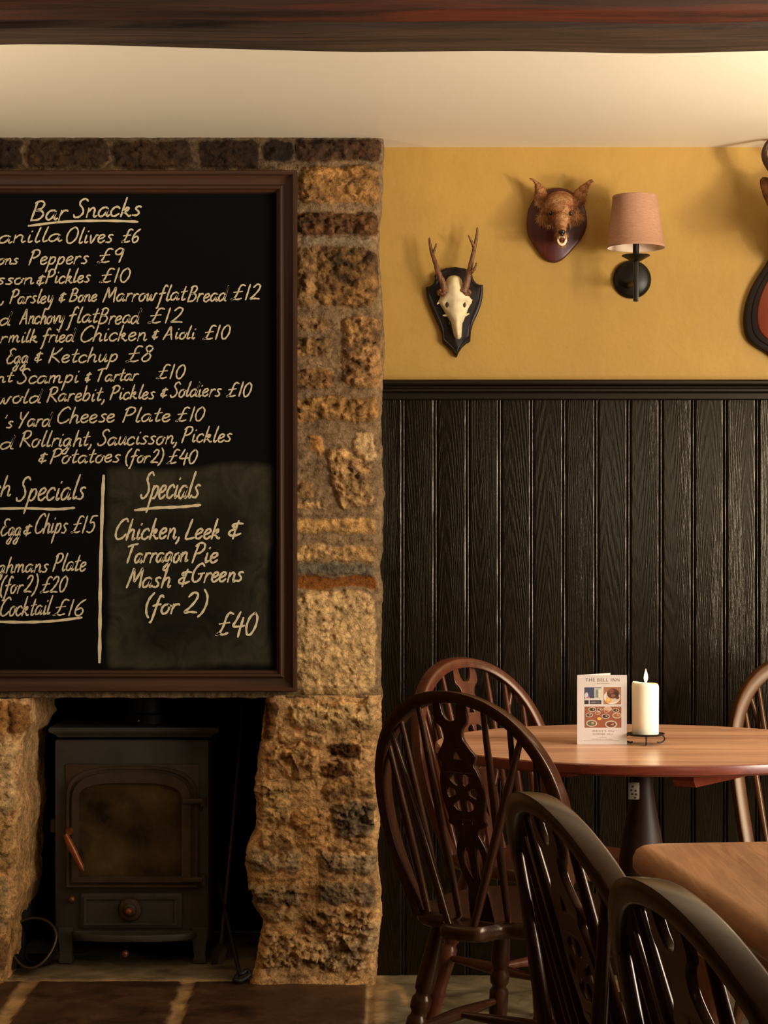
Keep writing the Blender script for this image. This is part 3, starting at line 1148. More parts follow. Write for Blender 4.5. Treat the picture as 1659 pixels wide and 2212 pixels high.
# single-stroke hand lettering: baseline 0, x-height 5, ascender 10, descender -5; strokes split by |
G = {
    'a': (5.4, '4.2,4.4 3,5 1.2,4.4 .2,2.2 1,.3 2.6,.6 4,3 4.3,4.9 4.1,1.6 4.6,.2 5.6,.9'),
    'b': (5, '1,10 .8,5 .6,.4|.7,2.6 2,4.8 3.8,4.6 4.2,2.4 3,.3 1.4,.2 .6,1'),
    'c': (4.4, '4,4 3,5 1.3,4.4 .3,2.4 1,.4 2.6,0 4.2,1.2'),
    'd': (5.4, '4.1,4.2 2.8,5 1,4.2 .2,2.2 1,.2 2.6,.6 4.2,3.2 5.2,9.8 4.6,4 4.6,.6 5.6,.2'),
    'e': (4.4, '.6,2.2 2.6,2.8 3.7,4 2.8,5 1.2,4.4 .4,2.4 1,.4 2.6,0 4.2,1.3'),
    'f': (4.2, '4.6,9 3.6,10 2.6,8.4 2,3 1.2,-3.6 .4,-4.4|.4,4.4 2,4.9 4,5.2'),
    'g': (5.2, '4,4.3 2.8,5 1,4.2 .3,2.3 1.2,.5 2.8,1 4.1,4.6 3.8,-1.5 2.6,-4.6 .8,-4.2 1.2,-2.6 4.8,.6'),
    'h': (5, '1.4,10 .9,5 .5,0|.7,2.8 2.4,5 3.8,4.4 3.8,1.6 4.2,.1 5.2,.8'),
    'i': (2.4, '1,4.8 .8,1.6 1.3,.1 2.4,.9|1.5,7.2 1.7,7.6'),
    'k': (5, '1.4,10 .9,5 .5,0|.7,2 2.4,4.6 3.4,4.4 3,3.2 1.2,2.4 2.6,1.6 4.2,.1 5,.5'),
    'l': (2.6, '1.8,10 1.2,6 .8,1.6 1.4,.1 2.6,1'),
    'm': (7.4, '.6,4.8 .5,.1|.6,2.8 2,4.9 3,4.2 2.9,.2|3,2.8 4.6,4.9 5.6,4.2 5.6,1.4 6.2,.1 7.4,.8'),
    'n': (5, '.7,4.9 .6,.1|.7,2.8 2.4,5 3.7,4.2 3.7,1.4 4.2,.1 5.2,.8'),
    'o': (4.6, '2.6,5 1,4.2 .4,2.2 1.2,.2 2.8,.2 4,2.2 3.6,4.4 2.4,5 3.6,4.4 4.8,4.2'),
    'p': (5, '1.2,5 .8,0 .2,-5|.9,2.8 2.4,4.9 4.1,4.4 4.2,2.2 2.8,.3 1,.6'),
    'r': (3.8, '.9,4.9 .6,.1|.7,2.6 1.8,4.6 3.2,5 3.8,4.6'),
    's': (4, '3.6,4.6 2.4,5 1.2,4 2.2,2.8 3.2,1.6 2.4,.2 .4,.3'),
    't': (3.6, '2.2,8.6 1.6,4 1.4,1 2,.1 3.4,.9|.2,5.2 3.6,5.8'),
    'u': (5, '.8,4.9 .6,1.4 1.6,.1 3,1.6 3.9,4.9 3.8,1.4 4.2,.1 5.2,.8'),
    'v': (4.6, '.6,4.8 1.4,.2 2.4,.8 3.8,4.6 4.8,4.8'),
    'w': (6.6, '.6,4.8 1,.3 2,.6 3,4 3.4,.4 4.6,.6 5.6,4.6 6.4,4.8'),
    'y': (5, '.8,4.9 .8,1.6 1.8,.6 3.2,1.8 4.1,4.9 3.6,-1.4 2.4,-4.8 .6,-4.2'),
    'A': (6.6, '.2,0 1.8,5 3.4,9.8 4.4,5 5.6,.1|1,3.2 5,3.8'),
    'B': (6.2, '1.4,9.6 .9,5 .3,0|.6,9 3,10 4.8,8.6 4,6.2 1.4,5.2 4,5 5.4,3 3.8,.6 .4,.1'),
    'C': (6.4, '6,8.6 4.6,10 2.2,8.6 .5,5 .8,1.4 2.6,0 5,.8 6.4,2.4'),
    'E': (5.6, '5.4,9.2 3.6,10 1.6,8.6 2.6,6 4,5.6 1.8,5.2 .5,2.4 1.8,.1 4,.4 5.6,1.8'),
    'G': (7, '6.2,8.6 4.6,10 2.2,8.6 .5,5 1,1.2 3,.1 5.2,1.6 5.8,4.6|3.8,4.4 7,4.8'),
    'K': (6.4, '1.4,9.8 1,5 .5,0|5.8,9.6 3.6,6.6 1.2,4.6 3.4,2.8 6,.1'),
    'L': (5.4, '2,10 1.2,5 .5,.5 3,.2 5.4,.8'),
    'M': (8, '.3,0 1.2,5 2,9.6 3,6 3.8,3 5.4,6.6 6.8,9.8 7,5 7.4,0'),
    'O': (7, '4,10 1.6,8.4 .4,4.6 1.4,.6 3.6,.1 6,3 6.2,7.4 4.4,10 3.2,9.6'),
    'P': (5.8, '1.6,9.4 1,5 .4,0|.4,8.4 2.4,10 4.8,9.4 5.2,7 3.4,5 1.2,4.6'),
    'R': (6.4, '1.6,9.4 1,5 .4,0|.4,8.4 2.4,10 4.8,9.4 5,7 3.2,5.2 1.4,4.8 3.4,3 6.2,.1'),
    'S': (5.4, '5.4,8.8 4,10 2.2,9 2,7 3.6,5 4.4,2.6 3,.4 1,.1 .2,1.4'),
    'T': (6.4, '.4,8.6 3,9.4 6.4,10|3.6,9.4 2.8,5 2.2,0'),
    'Y': (6, '.8,9.8 1.4,6 2.8,5|5.6,10 3.6,5.4 2.4,1 1.8,-.6'),
    '0': (5.4, '3.2,10 1.2,8 .5,4 1.6,.4 3.4,.4 4.8,4 4.6,8 3,10'),
    '1': (2.6, '1.6,10 1.3,5 1,0'),
    '2': (5.2, '.8,8 2.4,10 4.2,9 3.8,6 2,2.6 .4,.4 2.8,.5 5.2,.2'),
    '3': (5, '.8,9 2.8,10 4.2,8 2.2,5.6 4.2,4 4,1.4 2,.1 .4,1'),
    '4': (5.6, '2.4,10 1.4,6.6 .4,3.8 3,3.6 5.6,3.9|4.4,7.4 4,3 3.9,-1'),
    '5': (5, '5,10 2,9.6 1.4,6 3.4,6.2 4.6,4 3.8,1 2,.1 .4,.8'),
    '6': (5, '4.4,10 2,7.6 .6,3.6 1.4,.3 3.4,.3 4.4,2.6 3.2,4.6 1,3.4'),
    '8': (5, '4.4,9 2.6,10 1.4,8.4 2.6,6 4.2,3.4 3.4,.6 1.4,.2 .6,2.2 2.4,5 4.2,7.2 4.4,9'),
    '9': (5, '4.4,9 2.6,10 .9,8 1.4,5.8 3.2,5.8 4.4,8.8 4.2,4.6 3.6,0'),
    '£': (6.4, '6.2,9.4 4.6,10 3.4,8.4 2.8,4 1.6,.8 .2,.2 1.6,.8 3.4,.2 5.6,.9|.8,5 5.2,5.6'),
    '&': (5, '4.6,6.6 2.6,6.8 1.2,5.6 2.8,4.4 1,3.2 .8,1.4 2.6,.8 4.6,1.8|3,8 2.6,4 2.4,-.6'),
    '(': (3.2, '3,11 1.2,8 .6,4 1.4,0 2.8,-2.2'),
    ')': (3.2, '.6,11 2.2,8 2.6,4 1.8,0 .4,-2.2'),
    ',': (2, '1.4,.8 1.2,-.8 .4,-2.2'),
    "'": (2, '1.4,9.6 1,7.6'),
}


def ribbon(m, pts, wd, th=.0006):
    """pts: 2D board points (x, z) -> a thin raised stroke with round-ish ends"""
    n = len(pts)
    if n < 2:
        return
    L, R = [], []
    for i in range(n):
        a, c = pts[max(i - 1, 0)], pts[min(i + 1, n - 1)]
        d = Vector((c[0] - a[0], c[1] - a[1]))
        if d.length < 1e-7:
            d = Vector((1, 0))
        d.normalize()
        nn = Vector((-d.y, d.x))
        e = min(i, n - 1 - i)
        ww = wd * .5 * (.62 if e == 0 else 1.0) * (1 + .16 * math.sin(i * 1.3 + pts[0][0] * 90))
        p = Vector(pts[i])
        L.append(p + nn * ww)
        R.append(p - nn * ww)
    y0 = YBD - th - random.uniform(0, .0003)
    # round the two ends
    vs = []
    for a, c in zip(L, R):
        vs += [(a.x, y0, a.y), (c.x, y0, c.y)]
    fs = [(i * 2, i * 2 + 1, i * 2 + 3, i * 2 + 2) for i in range(n - 1)]
    m.add(vs, fs)
    for k, j in ((0, 1), (n - 1, n - 2)):
        r = wd * .42
        c = Vector(pts[k])
        m.add([(c.x + r * math.cos(q * PI / 5), y0 - .00002, c.y + r * math.sin(q * PI / 5)) for q in range(10)], [tuple(range(10))])


def word(m, text, x0, x1, yb, cap, wd=4.6, slope=-.02, slant=.24, xh=None):
    """text fitted between pixels x0 and x1 on baseline yb (at x0), capital height in pixels"""
    adv, tot = [], 0
    for ch in text:
        adv.append(tot)
        tot += G[ch][0] + .5 if ch != ' ' else 3
    tot -= .5
    sx = (x1 - x0) / tot
    sy = cap / 10
    for ch, a in zip(text, adv):
        if ch == ' ':
            continue
        jx, jy = random.uniform(-.2, .2), random.uniform(-.25, .25)
        for st in G[ch][1].split('|'):
            pp = [tuple(float(v) for v in q.split(',')) for q in st.split()]
            cv = catmull([Vector((p[0], p[1], 0)) for p in pp], 5)
            pts = []
            for p in cv:
                u = (a + p.x + jx) * sx + (p.y + jy) * sy * slant
                v = (p.y + jy) * sy
                px = x0 + u
                py = yb - v + slope * u
                pts.append((BX(px), BZ(py)))
            ribbon(m, pts, wd * .74 * YBD / F)


def line(m, pts, wd):
    cv = catmull([Vector((p[0], p[1], 0)) for p in pts], 8)
    ribbon(m, [(BX(p.x), BZ(p.y)) for p in cv], wd * YBD / F)


m1 = MB()
word(m1, 'Bar', 66, 142, 476, 42, 5.4)
word(m1, 'Snacks', 158, 303, 470, 40, 5.4, -.03)
line(m1, [(62, 488), (140, 479), (230, 477), (297, 479)], 5)
for args in [
    ('anilla', -4, 132, 525, 32), ('Olives', 140, 242, 526, 34), ('£6', 261, 299, 524, 28),
    ('ons', -4, 38, 571, 24), ('Peppers', 62, 188, 572, 32), ('£9', 209, 263, 568, 30),
    ('sson', -8, 72, 614, 26), ('&', 77, 95, 615, 26), ('Pickles', 98, 193, 612, 30), ('£10', 214, 279, 610, 30),
    (',', 0, 8, 654, 26), ('Parsley', 20, 114, 656, 30), ('&', 125, 140, 652, 24), ('Bone', 149, 208, 652, 28), ('Marrow', 222, 336, 652, 32), ('flat', 340, 400, 650, 34), ('Bread', 404, 487, 652, 34), ('£12', 499, 559, 648, 32),
    ('d', -2, 20, 703, 30), ('Anchovy', 42, 138, 700, 32), ('flat', 146, 210, 698, 34), ('Bread', 212, 299, 700, 34), ('£12', 319, 392, 698, 32),
    ('r', 0, 14, 740, 26), ('milk', 18, 80, 740, 28), ('fried', 90, 158, 739, 30), ('Chicken', 171, 316, 738, 34), ('&', 327, 340, 732, 24), ('Aioli', 352, 420, 733, 28), ('£10', 438, 494, 733, 30),
    ('Egg', 12, 60, 786, 32), ('&', 73, 90, 782, 26), ('Ketchup', 103, 253, 784, 32), ('£8', 271, 327, 782, 34),
    ('nt', -8, 26, 826, 24), ('Scampi', 36, 168, 829, 32), ('&', 182, 194, 824, 24), ('Tartar', 206, 296, 824, 28), ('£10', 338, 397, 818, 30),
    ('wold', -8, 86, 872, 30), ('Rarebit,', 101, 226, 868, 32), ('Pickles', 237, 333, 863, 30), ('&', 345, 360, 858, 24), ('Soldiers', 367, 475, 858, 32), ('£10', 489, 541, 857, 30),
    ("'s", 4, 26, 925, 28), ('Yard', 36, 108, 922, 32), ('Cheese', 121, 247, 914, 34), ('Plate', 264, 366, 912, 32), ('£10', 379, 440, 910, 30),
    ('d', -2, 26, 970, 30), ('Rollright,', 42, 199, 966, 34), ('Saucisson,', 209, 383, 962, 34), ('Pickles', 391, 499, 956, 34),
    ('&', 80, 99, 1000, 26), ('Potatoes', 108, 258, 1001, 32), ('(for', 268, 322, 1000, 28), ('2)', 324, 351, 1000, 28), ('£40', 360, 424, 1002, 30),
]:
    word(m1, *args)
m1.build('bar_snacks_lettering', M['chalk'], board)
m2 = MB()
for args in [
    ('ch', -20, 22, 1072, 44, 5), ('Specials', 34, 181, 1082, 52, 5.4), ('Egg', 0, 44, 1158, 36), ('&', 48, 66, 1156, 28), ('Chips', 73, 143, 1152, 42), ('£15', 153, 202, 1152, 36),
    ('ghmans', -6, 102, 1238, 34), ('Plate', 113, 184, 1234, 38), ('(for', -2, 46, 1282, 36), ('2)', 50, 78, 1280, 36), ('£20', 86, 142, 1280, 34), ('Cocktail', -2, 107, 1330, 40), ('£16', 114, 180, 1330, 34),
]:
    word(m2, *args)
line(m2, [(-12, 1099), (60, 1098), (120, 1100), (160, 1097)], 5.5)
line(m2, [(-12, 1343), (60, 1344), (120, 1341), (176, 1334)], 5.5)
line(m2, [(224, 1028), (221, 1100), (217, 1250), (216, 1350), (215, 1430)], 7)
m2.build('lunch_specials_lettering', M['chalk'], board)
m3 = MB()
for args in [
    ('Specials', 302, 428, 1078, 56, 6), ('Chicken,', 246, 388, 1166, 44, 6), ('Leek', 398, 474, 1164, 42, 6), ('&', 488, 520, 1160, 44, 6), ('Tarragon', 268, 404, 1216, 40, 6), ('Pie', 414, 468, 1216, 42, 6),
    ('Mash', 272, 366, 1270, 42, 6), ('&', 380, 408, 1264, 42, 6), ('Greens', 412, 523, 1258, 40, 6), ('(for', 310, 384, 1326, 40, 6.4), ('2)', 396, 445, 1324, 44, 6.4), ('£40', 466, 550, 1372, 48, 6.4),
]:
    word(m3, *args)
line(m3, [(292, 1102), (340, 1097), (390, 1095), (432, 1091)], 6)
m3.build('specials_lettering', M['chalk'], board)


# ------------------------------------------------------------------ wood burning stove
YS = 5.515


def SP(px, py, y=YS):
    return P(px, py, y)


def make_stove():
    z0 = .0
    cx = (116 + 452) / 2
    root = thing('wood_stove', 'black cast iron wood burning stove in the fireplace recess', 'stove', (SP(cx, 0).x, YS + .15, 0))
    x0, x1 = SP(118, 0).x, SP(451, 0).x
    b = MB()
    b.box((x0, YS, SP(0, 2034).z), (x1, YS + .31, SP(0, 1598).z), .006)
    b.build('stove_body', M['stove'], root)
    b = MB()
    xa, xb = SP(104, 0, YS - .02).x, SP(473, 0, YS - .02).x
    zt = SP(0, 1572, YS - .02).z
    out = [(xa, YS - .02), (xb, YS - .02), (xb, YS + .33), (xa, YS + .33)]
    b.slab(out, [(.030, zt - .028), (.024, zt - .022), (.010, zt - .016), (.002, zt - .012), (0, zt - .008), (.003, zt)])
    b.build('top_plate', M['stove'], root)
    b = MB()
    pc = SP(305, 0).x
    b.lathe([(.082, zt), (.082, zt + .025), (.068, zt + .03), (.066, zt + .30)], (pc, YS + .17, 0), n=32)
    b.build('flue_pipe', M['iron'], root)
    b = MB()
    b.ell(SP(299, 1557, YS + .085), (.004, .004, .004))
    b.build('collar_bolt', M['steel'], root)

    # door: recessed plate, arched frame with a stepped moulding, smoked glass
    def arch(xl, xr, ytop, yshould, ybot, n=18):
        pts = [(xl, ybot), (xr, ybot)]
        cxm, hw = (xl + xr) / 2, (xr - xl) / 2
        for k in range(n + 1):
            a = PI * k / n
            ca, sa = math.cos(a), math.sin(a)
            pts.append((cxm + hw * (abs(ca) ** .62) * (1 if ca > 0 else -1), yshould - (yshould - ytop) * (sa ** .8)))
        return pts

    def ring_prism(m, outer, inner, ya, yb):
        n = len(outer)
        R = [[P(p[0], p[1], YS) + Vector((0, ya, 0)) for p in outer], [P(p[0], p[1], YS) + Vector((0, yb, 0)) for p in outer],
             [P(p[0], p[1], YS) + Vector((0, yb, 0)) for p in inner], [P(p[0], p[1], YS) + Vector((0, ya, 0)) for p in inner]]
        m.rings(R, cap=False)
    door = MB()
    door.box((SP(142, 0).x, YS - .006, SP(0, 1917).z), (SP(431, 0).x, YS + .002, SP(0, 1650).z), .003)
    o1, o2, o3, o4 = arch(146, 428, 1654, 1722, 1914), arch(152, 422, 1659, 1726, 1909), arch(158, 414, 1665, 1730, 1903), arch(172, 394, 1689, 1722, 1891)
    ring_prism(door, o1, o2, -.006, -.020)
    ring_prism(door, o2, o3, -.006, -.014)
    ring_prism(door, o3, o4, -.006, -.026)
    d = door.build('door', M['stove_rust'], root)
    g = MB()
    inner = [P(p[0], p[1], YS) + Vector((0, -.010, 0)) for p in o4]
    back = [p + Vector((0, .004, 0)) for p in inner]
    g.rings([inner, back])
    g.build('glass', M['soot_glass'], d)
    for y in (1727, 1896):
        h = MB()
        h.box(SP(396, y + 6, YS) + Vector((0, -.034, 0)), SP(440, y - 5, YS) + Vector((0, -.022, 0)), .003)
        h.tube([SP(441, y + 12) + Vector((0, -.02, 0)), SP(441, y - 8) + Vector((0, -.02, 0))], .009, 12)
        h.build('hinge', M['stove_rust'], d)
    h = MB()
    h.lathe([(.010, 0), (.012, .02), (.008, .03)], SP(153, 1793) + Vector((0, -.008, 0)), (0, -1, 0), 16)
    a, c = SP(147, 1798, YS) + Vector((0, -.045, 0)), SP(187, 1874, YS) + Vector((0, -.060, 0))
    h.tube([a, a.lerp(c, .25), a.lerp(c, .6), a.lerp(c, .9), c], [.008, .010, .0095, .008, .003], 14)
    h.build('handle', M['copper'], d)
    b = MB()
    b.box(SP(106, 1801, YS) + Vector((0, .02, 0)), SP(128, 1773, YS) + Vector((0, .06, 0)), .004)
    b.build('door_catch', M['stove'], root)
    # ash door
    b = MB()
    b.box((SP(175, 0).x, YS - .010, SP(0, 2004).z), (SP(394, 0).x, YS + .002, SP(0, 1928).z), .003)
    ro = [(183, 1996), (384, 1996), (384, 1936), (183, 1936)]
    ri = [(189, 1991), (378, 1991), (378, 1941), (189, 1941)]
    ring_prism(b, ro, ri, -.008, -.016)
    ad = b.build('ash_door', M['stove'], root)
    k = MB()
    k.lathe([(.032, 0), (.034, .006), (.030, .014), (.020, .017), (.016, .024), (.012, .026)], SP(283, 1962) + Vector((0, -.010, 0)), (0, -1, 0), 28)
    kk = k.build('air_wheel', M['stove_rust'], ad)
    k = MB()
    k.ell(SP(283, 1963) + Vector((0, -.042, 0)), (.010, .010, .010))
    k.build('knob', M['copper'], kk)
    k = MB()
    k.ell(SP(157, 1941) + Vector((0, -.016, 0)), (.0105, .0105, .0105))
    k.tube([SP(157, 1941) + Vector((0, .002, 0)), SP(157, 1941) + Vector((0, -.012, 0))], .005)
    k.build('knob', M['brass'], root)
    # bowed ash ledge
    zl = SP(0, 2018, YS - .05).z
    out = []
    xa, xb = SP(152, 0).x, SP(428, 0).x
    for q in range(17):
        t = q / 16
        out.append((xa + (xb - xa) * t, YS + .002 - .075 * (math.sin(PI * t) ** .35)))
    b = MB()
    b.slab(out, [(.004, zl - .018), (0, zl - .014), (0, zl - .003), (.003, zl), (.008, zl), (.010, zl - .004)])
    b.build('ash_ledge', M['stove'], root)
    for px in (142, 431):
        for yy in (YS + .015, YS + .29):
            l = MB()
            q = SP(px, 0).x
            l.slab([(q - .021, yy - .02), (q + .021, yy - .02), (q + .021, yy + .02), (q - .021, yy + .02)],
                   [(.006, 0), (.004, .01), (.008, .02), (.002, .07), (0, .10)])
            l.build('leg', M['stove'], root)
    k = MB()
    kb = SP(270, 2060, YS - .03)
    k.tube([kb, kb + Vector((.008, .02, .03)), kb + Vector((.01, .10, .045))], .003)
    k.build('riddling_rod', M['iron'], root)
    k = MB()
    k.ell(kb, (.0105, .0105, .0105))
    k.build('knob', M['copper'], root)


make_stove()


# coal scuttle at the left of the stove
def make_scuttle():
    c = Vector((-.955, 5.44, 0))
    root = thing('coal_scuttle', 'dark metal coal scuttle in the shadows left of the stove', 'scuttle', c)
    b = MB()
    tilt = Matrix.Rotation(math.radians(58), 4, 'X') @ Matrix.Scale(.64, 4)
    R0, R1 = [], []
    prof = [(.055, 0), (.075, .02), (.088, .08), (.094, .14), (.098, .19), (.094, .19), (.088, .13), (.080, .07), (.06, .03), (.01, .025)]
    rg = []
    for r, h in prof:
        ring = []
        for k in range(32):
            a = 2 * PI * k / 32
            lip = .05 * max(0, -math.sin(a)) ** 2 * (h / .19) ** 2
            p = Vector((r * math.cos(a) * 1.02, r * math.sin(a) * .9 - lip, h))
            ring.append(c + Vector((0, .08, .026)) + (tilt @ p))
        rg.append(ring)
    b.rings(rg)
    b.build('bucket', M['iron'], root)
    b = MB()
    rim = []
    for k in range(33):
        a = 2 * PI * k / 32
        lip = .05 * max(0, -math.sin(a)) ** 2
        rim.append(c + Vector((0, .08, .026)) + (tilt @ Vector((.097 * math.cos(a) * 1.02, .097 * math.sin(a) * .9 - lip, .19))))
    b.tube(rim, .004, 8)
    b.build('rim', M['steel_dark'], root)
    b = MB()
    b.lathe([(.040, 0), (.043, .005), (.030, .012), (.034, .03)], c + Vector((0, .07, 0)), n=28)
    b.build('foot', M['iron'], root)


M['steel_dark'] = plain('worn_rim_metal', (70, 62, 44), .4, .6, .2, 40)
make_scuttle()

# long-handled shovel and loop-ended poker, right of the stove
a = P(524, 1532, 5.62)
zb = .012
c2 = P(478, 2040, 5.46)
root = thing('hearth_shovel', 'long thin dark hearth shovel leaning upright to the right of the stove', 'fire iron', (c2.x, 5.46, 0))
b = MB()
b.tube([a, a.lerp(c2, .5) + Vector((.002, 0, 0)), c2], .0055, 10)
b.ell(a, (.008, .008, .012))
b.build('shaft', M['fire_iron'] if 'fire_iron' in M else plain('rusty_fire_iron', (58, 38, 26), .5, .3, .2, 60), root)
b = MB()
e = Vector((c2.x - .010, 5.44, zb))
d0 = (e - c2)
sd = Vector((1, .25, 0)).normalized()
b.rings([[c2 + sd * w_ + Vector((0, dy, 0)) for w_, dy in ((-.010, 0), (0, .006), (.010, 0), (0, -.004))],
         [c2 + d0 * .3 + sd * w_ + Vector((0, dy, 0)) for w_, dy in ((-.020, -.004), (0, .010), (.020, -.004), (0, .004))],
         [e + sd * w_ + Vector((0, dy, 0)) for w_, dy in ((-.016, -.004), (0, .008), (.016, -.004), (0, .004))]])
b.build('blade', plain('dark_blade_metal', (40, 28, 20), .5, .3), root)

h0 = P(517, 2102, 5.29)
h1 = P(472, 1900, 5.56)
root = thing('fire_poker', 'black iron poker with a looped handle resting on the floor by the stone pier', 'fire iron', (h0.x, h0.y, 0))
b = MB()
b.tube([h0, h0.lerp(h1, .3), h1], .0062, 10)
b.build('rod', M['iron'], root)
b = MB()
lp = [h0]
lc = Vector((h0.x + .006, 5.265, .0))
for q in [(507, 2116), (512, 2121), (522, 2118), (537, 2108), (539, 2101), (533, 2097), (523, 2103), (517, 2104)]:
    p = P(q[0], q[1], 5.262 + .02 * (2120 - q[1]) / 20)
    p.z = max(p.z, .007)
    lp.append(p)
b.tube(catmull(lp, 5), .0062, 10)
b.build('loop_handle', M['iron'], root)


# ------------------------------------------------------------------ trophies and wall lamp
def outline_mb(pts, conv, y_back, y_front, bev=.004):
    pts = catmull([Vector((p[0], p[1], 0)) for p in pts + [pts[0]]], 4)[:-1]
    w_ = [conv(p.x, p.y) for p in pts]        # (X, Z)
    m = MB()
    m.slab(w_, [(0, y_back), (0, y_front + bev * 1.2), (bev * .5, y_front + bev * .4), (bev * 1.4, y_front)], mp=lambda x, z, h: Vector((x, h, z)))
    return m


def sharp_outline(pts, conv, y_back, y_front, bev=.004):
    w_ = [conv(*p) for p in pts]
    m = MB()
    m.slab(w_, [(0, y_back), (0, y_front + bev * 1.2), (bev * .5, y_front + bev * .4), (bev * 1.4, y_front), (bev * 2.2, y_front + .001), (bev * 3, y_front)], mp=lambda x, z, h: Vector((x, h, z)))
    return m


def skull_trophy():
    Y0 = YP - .02

    def Z1(zx, zy, y=Y0):
        return P(900 + zx / 6.506, 460 + zy / 6.506, y)

    def cv(zx, zy):
        p = Z1(zx, zy)
        return (p.x, p.z)
    root = thing('skull_trophy', 'white roe deer skull with small antlers on a black pointed shield', 'hunting trophy', (Z1(545, 0).x, YP, Z1(0, 2020).z))
    out = [(262, 856), (300, 838), (345, 800), (420, 770), (550, 755), (680, 775), (740, 806), (782, 856), (790, 900), (800, 930), (840, 985), (890, 1008), (938, 1004), (937, 1080), (930, 1170), (912, 1270), (870, 1390), (800, 1540), (765, 1660), (757, 1800), (700, 1832), (640, 1885), (595, 1955), (567, 2022),
           (540, 2000), (505, 1940), (440, 1880), (368, 1818), (358, 1700), (322, 1600), (245, 1430), (185, 1290), (145, 1160), (133, 1036), (200, 1020), (242, 985), (262, 930), (250, 880)]
    b = sharp_outline(out, cv, YP, Y0, .005)
    b.build('shield', M['black_wood'], root, angle=30)
    # skull: rows of the face, with brow, eye hollows and muzzle
    rows = [(884, 490, 560, .4), (900, 450, 600, .7), (935, 420, 628, .9), (1000, 405, 645, 1), (1080, 370, 700, 1), (1160, 345, 735, 1.0), (1215, 318, 770, 1.0), (1255, 300, 782, .9), (1300, 335, 752, .82), (1350, 368, 725, .82), (1400, 395, 708, .85),
            (1440, 420, 690, .9), (1500, 455, 668, .95), (1550, 480, 648, .95), (1600, 492, 640, 1), (1680, 510, 634, 1), (1740, 528, 630, .9), (1775, 552, 606, .5)]
    rg = []
    nseg = 28
    for zy, xl, xr, dp in rows:
        cxx, hw = (xl + xr) / 2, (xr - xl) / 2
        depth = (.018 + .020 * min(1, hw / 150)) * dp
        ring = []
        for k in range(nseg):
            a = 2 * PI * k / nseg
            px, dy = cxx + hw * math.cos(a), -math.sin(a)
            y = Y0 - .008 - max(dy, -.25) * depth if dy < 0 else Y0 - .002
            dd = max(0, math.sin(a)) * depth
            # hollow orbits
            for ex in (432, 668):
                q = math.hypot((px - ex) / 34, (zy - 1290) / 46)
                dd *= 1 - .55 * math.exp(-q * q)
            # central suture ridge
            dd += .0015 * math.exp(-((px - cxx) / 18) ** 2) * (math.sin(a) > 0)
            p = Z1(px, zy, Y0)
            p.y = Y0 - dd + (.004 if math.sin(a) <= 0 else 0)
            ring.append(p)
        rg.append(ring)
    b = MB()
    b.rings(rg)
    for sx, p0, p1 in ((-1, (430, 1440), (368, 1440)), (1, (680, 1440), (740, 1412)), (-1, (330, 1240), (288, 1282)), (1, (750, 1225), (782, 1228))):
        A, B_ = Z1(*p0, Y0 - .006), Z1(*p1, Y0 - .008)
        b.tube([A, B_], [.004, .0018], 8)
    sk = b.build('skull', M['bone'], root, angle=60)
    for ex, sz in ((428, 1), (672, 1)):
        e_ = MB()
        e_.ell(Z1(ex, 1290, Y0 - .019), (.0036, .004, .0085))
        e_.build('eye_hollow', M['bone_dark'], sk)
    for gx_, gz_ in ((462, 1548), (636, 1552)):
        e_ = MB()
        e_.ell(Z1(gx_, gz_, Y0 - .007), (.0032, .003, .0065))
        e_.build('nasal_gap', M['bone_dark'], sk)
    s = YP / F / 6.506

    def antler(main, tines, coronet):
        m = MB()
        for pts, r0, r1 in [main] + tines:
            cvp = catmull([Z1(p[0], p[1], Y0 - p[2]) for p in pts], 5)
            n = len(cvp)
            rad = [max(.0012, (r0 + (r1 - r0) * (i / (n - 1)) ** .8) * s * (1 + .08 * math.sin(i * 2.1))) for i in range(n)]
            rad[-1] *= .3
            m.tube(cvp, rad, 12)
        for k in range(9):
            a = 2 * PI * k / 9
            m.ell(Z1(coronet[0] + 66 * math.cos(a), coronet[1] + 34 * math.sin(a), Y0 - coronet[2] - .002 + .008 * math.sin(a)), (.0056, .0056, .0056), nu=10, nv=6)
        m.ell(Z1(*coronet[:2], Y0 - coronet[2]), (.0125, .012, .010))
        m.build('antler', M['antler'], root, angle=60)
    antler(([(400, 1110, .030), (365, 980, .034), (310, 850, .036), (262, 700, .034), (215, 560, .030), (188, 440, .028), (180, 345, .030)], 56, 14),
           [([(238, 560, .031), (262, 490, .036), (278, 425, .042)], 26, 9)], (370, 1120, .022))
    antler(([(660, 1110, .030), (705, 980, .034), (740, 820, .036), (785, 620, .034), (822, 440, .030), (848, 300, .028), (852, 200, .030)], 58, 13),
           [([(805, 470, .032), (765, 390, .036), (727, 312, .042)], 28, 9), ([(735, 860, .036), (795, 805, .046), (828, 755, .050), (842, 695, .052)], 36, 9)], (680, 1120, .022))


skull_trophy()


def hair_tufts(m, seeds, length, width, jitter, down=Vector((0, 0, -1))):
    for p, nrm in seeds:
        d = (nrm + Vector((random.uniform(-1, 1), random.uniform(-1, 1), random.uniform(-1, 1))) * jitter + down * .55).normalized()
        L = length * random.uniform(.6, 1.3)
        t = d.cross(Vector((random.uniform(-1, 1), random.uniform(-1, 1), random.uniform(-1, 1)))).normalized() * width
        u = d.cross(t).normalized() * width
        q = p - nrm * .001
        m.add([q + t, q - t * .5 + u * .87, q - t * .5 - u * .87, q + d * L + down * L * .25], [(0, 1, 3), (1, 2, 3), (2, 0, 3), (0, 2, 1)])


